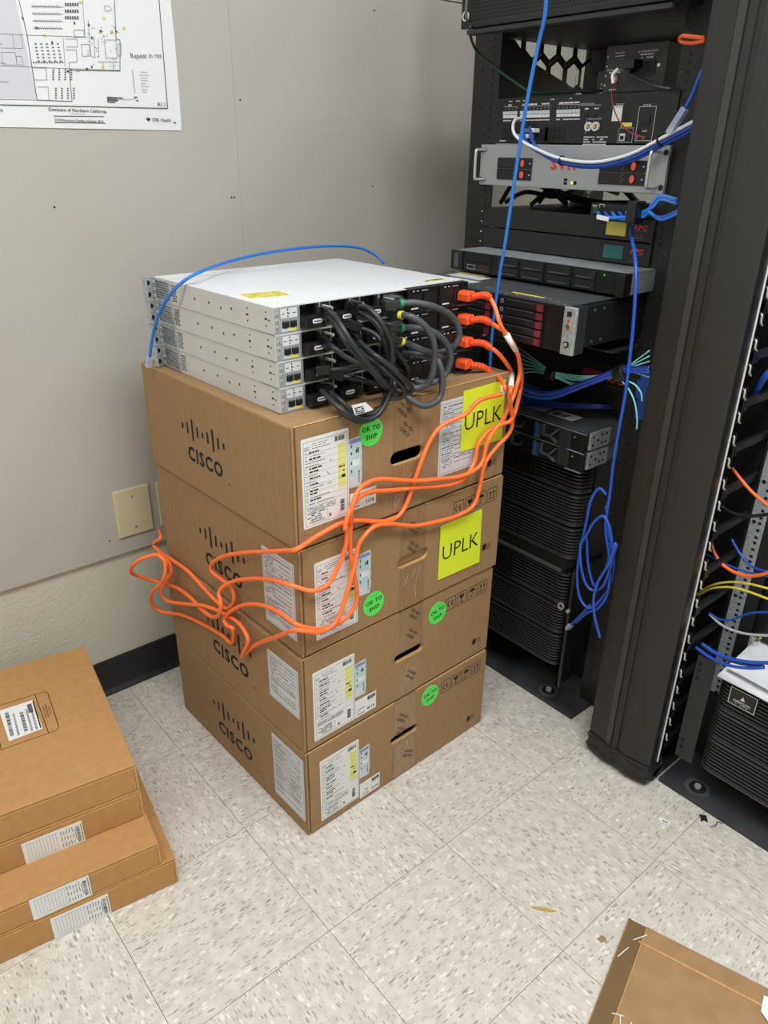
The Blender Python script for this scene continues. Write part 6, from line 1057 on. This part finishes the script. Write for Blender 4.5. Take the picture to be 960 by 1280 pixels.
cable('ethernet_cable', 'blue cable hanging down the right side of the rack', 'cable', 'patch_right', .0034, 'cable_b2')
for k, lb in (('coil1', 'outer loop of the blue cable coil low on the rack'), ('coil2', 'middle loop of the blue cable coil low on the rack'), ('coil3', 'inner loop of the blue cable coil low on the rack'), ('coil_drop', 'blue cable end dropping in front of the coil toward the column')):
    cable('ethernet_cable', lb, 'cable', k, .0032, 'cable_b2')
cable('ethernet_cable', 'short blue cable plugged in by the chrome latch', 'cable', 'coil_plug', .0032, 'cable_b2', parts=lambda t, i_, P: rj(t, i_, P))
tag(MB().box(.90-.012, .90-.001, .03, .07, .80, .90, 'bluep').box(.885, .889, .045, .075, .845, .885, 'bluep').build('blue_tag', bevel=.001), 'blue plastic holder on the right post behind the fibres', 'holder')

for i, P in enumerate([[(1.02, .60, 1.20), (1.05, .56, 1.225), (1.12, .52, 1.215), (1.22, .50, 1.24), (1.30, .46, 1.22)], [(1.0, .52, 1.27), (1.06, .50, 1.235), (1.15, .44, 1.205), (1.28, .40, 1.20)], [(.98, .58, 1.20), (1.0, .55, 1.25), (1.08, .52, 1.25), (1.14, .50, 1.20)],
        [(1.10, .56, 1.20), (1.13, .54, 1.24), (1.16, .50, 1.26), (1.25, .48, 1.26)], [(1.0, .50, 1.20), (1.04, .48, 1.23), (1.10, .47, 1.20)], [(1.22, .45, 1.27), (1.26, .42, 1.235), (1.30, .40, 1.20)], [(.99, .47, 1.26), (1.03, .42, 1.225), (1.12, .36, 1.205)]]):
    cable('tangled_cable', 'black cable in the tangle behind the silver recorder', 'cable', P, .008 if i % 2 else .0055, 'cable_k', 'tangled black cables behind the recorder')
# ================================================================ CABLE MANAGER COLUMN
cmx = thing('cable_manager', 'tall charcoal cable manager column between the two racks', 'cable manager', (.765, -.10, 0))
CY = -.10
HT = 2.1
def prof(n=12):      # convex door cross-section, y from left to right edge
    P = []
    for i in range(n+1):
        t = i/n; y = .081-.161*t; x = .004-.014*math.sin(PI*min(1, max(0, t)))
        P.append((x, y))
    return P
def extr(mb, P, z0, z1, m):
    n = len(P); mb.add([(a, b, z0) for a, b in P]+[(a, b, z1) for a, b in P], [tuple(range(n))[::-1], tuple(range(n, 2*n))]+[(i, (i+1) % n, n+(i+1) % n, n+i) for i in range(n)], m)
P = [(.004, .082)]
def yx(t): return (.004-.011*math.sin(PI*t)**.8, .082-.162*t)
ts = [0, .04, .1, .2, .3]
pts = [yx(t) for t in ts]
extr_p = []
for t in (0, .03, .08, .15, .22, .30): extr_p.append(yx(t))
for t in (.31, .40): x, y = yx(t); extr_p.append((x-.0015, y))
x, y = yx(.405); extr_p += [(x+.0015, y), yx(.415)]
for t in (.45, .50): extr_p.append(yx(t))
for t in (.505, .57): x, y = yx(t); extr_p.append((x+.004, y))
for t in (.575, .65, .75, .83, .90, .96, 1.0): extr_p.append(yx(t))
extr_p += [(.03, -.080), (.03, .082)]
d = MB(); extr(d, extr_p, .062, HT, 'door'); dr = d.build('door', cmx)
bnd = [yx(t) for t in (.315, .345, .375, .398)]
d = MB(); extr(d, [(a-.0022, b) for a, b in bnd]+[(a, b) for a, b in bnd[::-1]], .07, HT-.01, 'doorl'); d.build('accent_band', dr)
cap = [yx(t) for t in (0, .06, .15, .25, .35, .44, .5, .56, .65, .75, .85, .94, 1)]
cap = [(x-.002-(0 if abs(t-.5) > .07 else -.004), y) for (x, y), t in zip(cap, (0, .06, .15, .25, .35, .44, .5, .56, .65, .75, .85, .94, 1))]+[(.06, -.08), (.06, .082)]
d = MB(); extr(d, cap, .008, .058, 'door'); d.build('end_cap', cmx, bevel=.002)
MB().box(.032, .034, -.0833, -.081, .062, HT, 'white_e').build('edge_strip', cmx, label='white edge strip')
MB().box(.006, .033, -.081, -.079, .06, HT, 'blackg').box(.06, .20, .070, .082, .0, HT, 'black').box(.20, .215, -.08, .082, 0, HT, 'black').box(.032, .2, -.08, .07, 0, .03, 'black').build('side_frame', cmx)
fmesh = MB().box(0, .165, -.005, .005, -.008, .006, 'black').box(.160, .168, -.005, .005, -.008, .012, 'chargrey').box(0, .02, -.006, .006, -.014, .008, 'black2').build('finger', cmx, bevel=.001)
fm0 = fmesh.data
for i in range(23):
    o = fmesh if i == 0 else fmesh.copy()
    if i: COL.objects.link(o)
    o.parent = cmx; o.location = (.05, -.079, .11+.0885*i)
hm = MB().tube([(0, 0, .010), (-.004, -.005, .008), (-.004, -.006, -.004), (.004, -.006, -.010)], .0018, 'steel', 6).box(-.002, .012, -.003, .004, -.010, .012, 'black2').build('hook', cmx); 
for i in range(46):
    o = hm if i == 0 else hm.copy()
    if i: COL.objects.link(o)
    o.parent = cmx; o.location = (.045, -.081, .13+.0443*i)
# cables inside the column
rr = random.Random(21)
for i in range(9):
    x = .86+.012*(i % 5)+rr.uniform(-.003, .003); y = -.12+.03*(i//5)+rr.uniform(-.006, .006); P = []
    z = .12+rr.uniform(0, .2)
    while z < 1.9: P.append((x+rr.uniform(-.008, .008), y+rr.uniform(-.008, .008), z)); z += .16
    cable('ethernet_cable', 'navy cable running up inside the column', 'cable', P, .0045, 'cable_b3', 'navy cables inside the column')
cable('ethernet_cable', 'bright blue cables bulging out near the top of the column', 'cable', [(.90, -.17, .93), (.89, -.20, .97), (.93, -.235, 1.0), (1.0, -.25, .98), (1.08, -.26, .96)], .006, 'cable_b2')
tag(MB().tube([(.90, -.165, .91), (.885, -.19, .96), (.93, -.225, .985), (1.0, -.24, .965), (1.08, -.25, .94)], .006, 'cable_b2', 8).build('ethernet_cable', smooth=True), 'bright blue cable just below the bulging one in the column', 'cable')
# cord tied round the bottom of the column
def loop(z, amp): return [(.765+x-.006, CY+y, z+amp*math.sin(i*1.7)) for i, (x, y) in enumerate([yx(t) for t in (0, .15, .3, .42, .5, .58, .7, .85, 1)])]+[(.80, CY-.084, z-.004), (.82, CY-.086, z+.004)]
tag(MB().tube([(.80, CY+.087, .052)]+loop(.050, .004), .0013, 'black2', 6).build('thin_cord', smooth=True), 'upper thin black cord tied round the foot of the column', 'cord')
tag(MB().tube([(.80, CY+.087, .022)]+loop(.022, .005), .0013, 'black2', 6).build('thin_cord', smooth=True), 'lower thin black cord tied round the foot of the column', 'cord')

# ================================================================ RIGHT RACK
rk2 = thing('equipment_rack', 'black equipment rack at the right edge beyond the column', 'rack', (.90, -.45, 0))
MB().box(-.09, .75, -.30, .262, 0, .012, 'dust').build('base_plate', rk2, bevel=.001)
b = MB().disc(-.053, .187, .028, .012, .014, 'galvd', 24).disc(-.053, .187, .018, .014, .0155, 'black', 24).disc(-.053, .187, .008, .0155, .021, 'steel', 6); b.build('anchor_bolt', rk2)
MB().box(.052, .056, .20, .262, .012, 2.1, 'black').build('front_post', rk2); pq = MB().box(.05, .0515, .226, .256, .20, 2.1, 'galv').build('front_post', rk2, label='grey steel post'); g = MB(frame((.05, 0, 0), (0, -1, 0), (0, 0, 1)))
for i in range(42):
    for dz in (0, .016, .032): g.rect(-.24, -.233, .20+.0445*i+dz, .206+.0445*i+dz, .0006, 'dark')
    if i % 2: g.disc(-.248, .235+.0445*i, .0045, .0003, .0006, 'dark', 8)
g.build('post_holes', pq, kind='stuff')
MB().box(.05, .054, -.29, -.24, .012, 2.1, 'galv').build('front_post', rk2); MB().box(.60, .66, .22, .26, .012, 2.1, 'black').build('rear_post', rk2); MB().box(.60, .66, -.29, -.25, .012, 2.1, 'black').build('rear_post', rk2)
MB().box(.50, .504, -.29, .25, .5, 2.1, 'black').build('rear_panel', rk2)
fl2 = thing('rail_flange', 'dark grey slotted rail left of the right louvred unit', 'rail', (.83, -.225, .09))
MB().box(-.01, -.007, -.022, .02, 0, .275, 'chargrey').box(-.01, .05, .018, .02, 0, .275, 'black').build('flange', fl2); g = MB(frame((-.01, 0, 0), (0, -1, 0), (0, 0, 1)))
for v in (.22, .24, .255, .05, .03): g.disc(-.008, v, .0045, 0, .0008, 'dark', 8)
g.build('slots', fl2)
u = thing('power_backup_unit', 'black louvred unit with framed badge in the right rack', 'UPS', (.835, -.47, .085))
MB().box(.03, .6, -.215, .215, 0, .262, 'black').build('chassis', u)
for a, b in ((.0, .085), (.090, .165), (.170, .262)): bezel(u, -.218, .218, a, b)
f = frame((-.003, 0, 0), (0, -1, 0), (0, 0, 1)); bd = MB(f).box(-.186, -.130, .200, .240, 0, .002, 'black2').frame_rect(-.186, -.130, .200, .240, .0013, .0023, 'paper').build('badge', u)
g = MB(f).text('EMERSON', -.158, .212, .0056, .0024, 'paper', bold=.01); fake_text(g, -.172, -.144, .206, .0014, .0024, 'paper2', rr); g.add([(-.163, .218, .0024), (-.153, .218, .0024), (-.158, .228, .0024)], [(0, 1, 2)], 'paper'); g.build('badge_print', bd)
rx2 = thing('rack_unit', 'dark unit above the papers at the right edge', 'rack unit', (.975, -.47, .365))
MB().box(0, .3, -.225, .235, 0, 1.6, 'black2').build('case', rx2); g = MB(frame((0, 0, 0), (0, -1, 0), (0, 0, 1))); g.rect(-.20, -.185, .01, .02, .0006, 'yst'); g.disc(-.205, .005, .003, 0, .0006, 'yst', 8); g.build('sticker', rx2)
for k in range(6): MB().box(-.004, 0, -.23, .20, .09*k+.004, .09*k+.085, 'black').build('front_plate', rx2, bevel=.001)
# papers on the right louvred unit
def sheet_(name, corners, label, th=.0012, m='white', curl=0.):
    a, b, c_, d_ = [Vector(q) for q in corners]; n = 8; V_ = []; F = []
    for w_ in (0, th):
        for i in range(n+1):
            for j in range(n+1):
                s_, t_ = i/n, j/n; p = a.lerp(b, s_).lerp(d_.lerp(c_, s_), t_); p.z += w_+curl*(1-t_)*math.sin(s_*PI)*.5+curl*max(0, (.25-t_))*2
                V_.append(tuple(p))
    q = (n+1)**2
    for o_ in (0, q):
        for i in range(n):
            for j in range(n): k0 = o_+i*(n+1)+j; F.append((k0, k0+n+1, k0+n+2, k0+1))
    return tag(MB().add(V_, F, m).build(name, smooth=True), label, 'paper')
sheet_('paper_sheet', [(.80, -.262, .352), (.80, -.47, .352), (1.03, -.46, .352), (.99, -.252, .352)], 'lower white paper sheet lying on the right louvred unit')
sheet_('paper_sheet', [(.825, -.268, .360), (.81, -.47, .356), (1.02, -.46, .358), (.985, -.260, .357)], 'upper white paper sheet curling on the right louvred unit', curl=.006)
rl = thing('key_ring', 'small chrome ring on the papers at the right edge', 'ring', (.955, -.262, .372)); MB().ring(0, 0, .010, .0075, -.001, .001, 'steel', 18).build('loop', rl); MB(Matrix.Rotation(.9, 4, 'X')).ring(0, .006, .006, .004, -.001, .001, 'steel', 14).build('small_loop', rl)
# right cables
for key, rad, m, lb in (('r_orange1', .0032, 'cable_o', 'orange cable rising to the right above the black one'), ('r_orange2', .0036, 'cable_o', 'orange cable curving over the steel post at the right edge'), ('r_yel1', .0024, 'cable_y', 'upper of the two yellow cables at the right edge'), ('r_yel2', .0024, 'cable_y', 'lower of the two yellow cables at the right edge'),
        ('r_blue1', .0024, 'cable_b2', 'blue cable sloping down over the steel post'), ('r_blue2', .0022, 'cable_b2', 'blue cable passing under the orange curve'), ('r_blue3', .0022, 'cable_b2', 'blue cable waving below the yellow pair'), ('r_gray', .0028, 'cable_lg', 'light grey cable sagging above the papers'),
        ('r_black', .0036, 'cable_k', 'black cable sagging between the two orange ones'), ('r_bu1', .0038, 'cable_b2', 'upper blue cable lying across the papers'), ('r_bu2', .0034, 'cable_b2', 'lower blue cable lying across the papers'), ('r_bu3', .0034, 'cable_b2', 'middle blue cable lying across the papers')):
    cable('loose_cable', lb, 'cable', key, rad, m)

# ================================================================ LOW STACK OF FLAT CARTONS, LEFT
FO = Vector((-.168, .276, 0)); FR = -.1494
def floc(x, y, z): return FO+Matrix.Rotation(FR, 3, 'Z')@Vector((x, y, z))
def flat_carton(x0, x1, y0, y1, z0, z1, label, lab=None, lip=.004, top=True):
    r = thing('flat_carton', label, 'box', floc(x1, y0, z0), FR, 'flat cartons in the low stack')
    w_ = x1-x0; d_ = y1-y0; h = z1-z0-.0008
    MB().box(-w_, 0, .001, d_, 0, h-.0035, 'card2').build('tray', r, bevel=.0015)
    MB().box(-w_, .0006, 0, d_, h-.0032, h, 'card2').build('lid', r, bevel=.0012)
    MB().box(-w_, -.004, -.0012, .0015, .001, h-.0055, 'card2').build('front_flap', r, bevel=.0008)
    MB().box(-.0035, .0008, -.0004, .004, .001, h-.004, 'cardedge').build('corner_fold', r, bevel=.001)
    F_ = frame((0, -.0012, 0), (1, 0, 0), (0, 0, 1))
    if lab:
        u0, u1, v0, v1 = lab; lb = MB(F_).box(u0, u1, v0, v1, 0, .0006, 'paper').build('shipping_label', r); g = MB(F_); rr = random.Random(int(z0*1000)); z_ = .0008
        barcode(g, u1-.012, u1-.006, v0+.006, v1-.008, z_, rr, vert=False); fake_text(g, u1-.004, u1-.002, v0+.006, .004, z_, 'ink', rr)
        for i in range(8): g.rect(u1-.0035, u1-.002, v0+.005+i*.0055, v0+.009+i*.0055, z_, 'ink')
        g.rect(u1-.0145, u1-.0135, v0+.012, v1-.012, z_, 'ink2')
        for c_ in range(5):
            for v in (v0+.006, v0+.022, v0+.036): g.rect(u1-.019-.005*c_, u1-.0178-.005*c_, v, v+rr.uniform(.006, .012), z_, 'ink2')
        for i in range(10): g.rect(u0+.008+i*.0055, u0+.0084+i*.0055, v0+.006, v1-.006, z_, 'ink2')
        for v in (v0+.006, v1-.006): g.rect(u0+.008, u0+.062, v, v+.0004, z_, 'ink2')
        g.build('print', lb)
    return r, w_, d_, h
flat_carton(-.42, 0, 0, .40, 0, .066, 'bottom carton of the low stack, widest and on the floor', (-.232, -.130, .001, .054))
flat_carton(-.42, -.026, .002, .36, .0662, .1205, 'third carton down in the low stack, top edge exposed', (-.230, -.129, .0, .052))
flat_carton(-.42, -.030, .083, .40, .1205, .187, 'second carton down, tucked under the big flat one', (-.217, -.112, -.003, .050))
r, w_, d_, h = flat_carton(-.42, -.030, .086, .532, .187, .2508, 'topmost wide flat carton with white label and printed frame')
dx, dy = -.030, .086
F_ = frame((-dx, -dy, h), (1, 0, 0), (0, 1, 0))
lb = MB(F_).poly([(-.226, .277), (-.163, .282), (-.166, .385), (-.231, .384)], 0, .0006, 'paper').build('address_label', r); g = MB(F_); z_ = .0009; rr = random.Random(12)
for u, m_, v0, v1 in ((-.222, 'ink', .29, .37), (-.209, 'ink2', .285, .36), (-.196, 'ink', .29, .355), (-.184, 'ink2', .285, .36), (-.175, 'ink2', .285, .35)):
    v = v0
    while v < v1: l = rr.uniform(.001, .004); g.rect(u, u+(.007 if m_ == 'ink' else .004), v, v+l, z_, m_); v += l+rr.uniform(.001, .002)
g.rect(-.179, -.170, .345, .375, z_, 'ink2'); g.rect(-.167, -.1645, .285, .382, z_, 'ink')
g.build('print', lb)
g = MB(F_); z_ = .0004
for a in ((-.30, .402, -.140, .402), (-.134, .394, -.134, .270), (-.140, .262, -.30, .258), (-.1585, .402, -.155, .261), (-.245, .402, -.242, .259)): g.line(*a, .0014, z_, 'ink')
g.line(-.140, .402, -.134, .394, .0014, z_, 'ink').line(-.134, .270, -.140, .262, .0014, z_, 'ink')
for c_ in range(3): g.text(['THIS BOX CONTAINS', 'RETAIN SHIPPING BOX', 'FOR RETURN'][c_], -.151+.005*c_, .333, .0032, z_, 'ink', rot=-PI/2)
g.build('lid_print', r)
g = MB(F_)
g.line(-.031, .20, -.037, .245, .0012, .0004, 'cardedge').line(-.037, .245, -.031, .25, .001, .0004, 'cardedge'); g.build('scuff', r)
# ================================================================ CARDBOARD SHEET AND LITTER ON THE FLOOR
cs = thing('cardboard_sheet', 'flattened brown cardboard piece on the floor, bottom right', 'cardboard', (.452, -.345, 0), math.atan2(-.234, .071))
MB().box(0, .55, -.45, 0, .0008, .0048, 'card3').build('panel', cs, bevel=.0008)
g = MB(TOP)
mk = lambda x0, y0, x1, y1, t, m, z0=.0048, z1=.0056: MB().box(min(x0, x1), max(x0, x1), min(y0, y1), max(y0, y1), z0, z1, m)
MB().box(.03, .55, -.0405, -.0365, .0048, .0062, 'cardedge').build('crease', cs, bevel=.0006)
MB().box(.002, .036, -.44, -.002, .0048, .0058, 'clear').build('clear_tape', cs)
MB().box(.0345, .036, -.44, -.004, .0056, .0062, 'cardedge').build('crease', cs)
for (x, y, a, l) in ((.012, -.075, 1.2, .03), (.038, -.19, .3, .02), (.045, -.20, 1.9, .022), (.06, -.205, 1.5, .03), (.02, -.002, 0, .03), (.03, -.03, .9, .03)):
    f = Matrix.Translation((x, y, .006)) @ Matrix.Rotation(a, 4, 'Z'); MB(f).box(-l/2, l/2, -.0007, .0007, 0, .0012, 'white').build('torn_edge', cs)
tag(MB().add([(.490, -.575, .001), (.46, -.584, .001), (.38, -.75, .001), (.60, -.80, .001), (.490, -.575, .002), (.46, -.584, .002), (.38, -.75, .002), (.60, -.80, .002)], [(0, 3, 2, 1), (4, 5, 6, 7), (0, 1, 5, 4), (1, 2, 6, 5), (2, 3, 7, 6), (3, 0, 4, 7)], 'white').build('paper_scrap'), 'corner of a white sheet at the bottom right edge', 'paper')
o = bpy.data.objects['paper_scrap']; o.location = (.012, -.005, .0065)
o = MB().add([(-.024, 0, 0), (-.010, -.004, 0), (.014, -.004, 0), (.025, 0, 0), (.008, .004, 0), (-.012, .003, 0), (-.024, 0, .002), (-.010, -.003, .003), (.014, -.003, .003), (.025, 0, .002), (.008, .003, .003), (-.012, .002, .003)], [(5, 4, 3, 2, 1, 0), (6, 7, 8, 9, 10, 11)]+[(i, (i+1) % 6, 6+(i+1) % 6, 6+i) for i in range(6)], 'wood').build('wood_splinter'); o.location = (.343, -.228, .0003); o.rotation_euler = (0, 0, math.radians(-50)); tag(o, 'pale wooden splinter lying on the floor tiles', 'splinter')
o = MB().poly([(.007, 0), (.005, .006), (-.002, .005), (-.007, .007), (-.007, -.003), (0, -.007), (.006, -.006)], 0, .001, 'card3').build('cardboard_scrap'); o.location = (.379, -.337, .0003); tag(o, 'tiny brown cardboard scrap left of the flat cardboard', 'scrap')
lt = thing('plastic_tab', 'small white tab lying flat in front of the right rack', 'litter', (.714, -.262, .0003), .3); MB().box(-.006, .006, -.012, .012, 0, .002, 'paper').build('body', lt, bevel=.0006); MB().box(-.003, .0, -.008, .004, .002, .0024, 'ink2').build('mark', lt)
o = MB().tube([(-.016, 0, .0018), (.016, .002, .0018)], .0018, 'paper', 8, sm=0).build('white_stick'); o.location = (.803, -.243, .0132); o.rotation_euler = (0, .0, .35); o.location = (.79, -.232, .0003); tag(o, 'thin white stick by the edge of the right rack base', 'litter')
cn = thing('cage_nut', 'small dark metal clip on the floor by the right rack', 'clip', (.788, -.313, .0003), .7); MB().box(-.006, .006, -.006, .006, 0, .005, 'ink').box(-.009, -.006, -.0075, -.004, 0, .002, 'ink').box(-.009, -.006, .004, .0075, 0, .002, 'ink').box(.006, .009, -.0075, -.004, 0, .002, 'ink').box(.006, .009, .004, .0075, 0, .002, 'ink').build('body', cn)
tag(MB().tube([(.778, -.335, .0012), (.790, -.340, .0012), (.802, -.338, .002), (.806, -.347, .0012)], .0009, 'cable_b3', 6).build('wire_scrap', smooth=True), 'short dark wire scrap beside the metal clip', 'wire')
o = MB().poly([(.006, 0), (0, .004), (-.007, .001), (-.002, -.002), (-.003, -.006)], 0, .0008, 'paper').build('paper_fleck'); o.location = (.638, -.195, .0003); tag(o, 'tiny white paper fleck in front of the column', 'scrap')
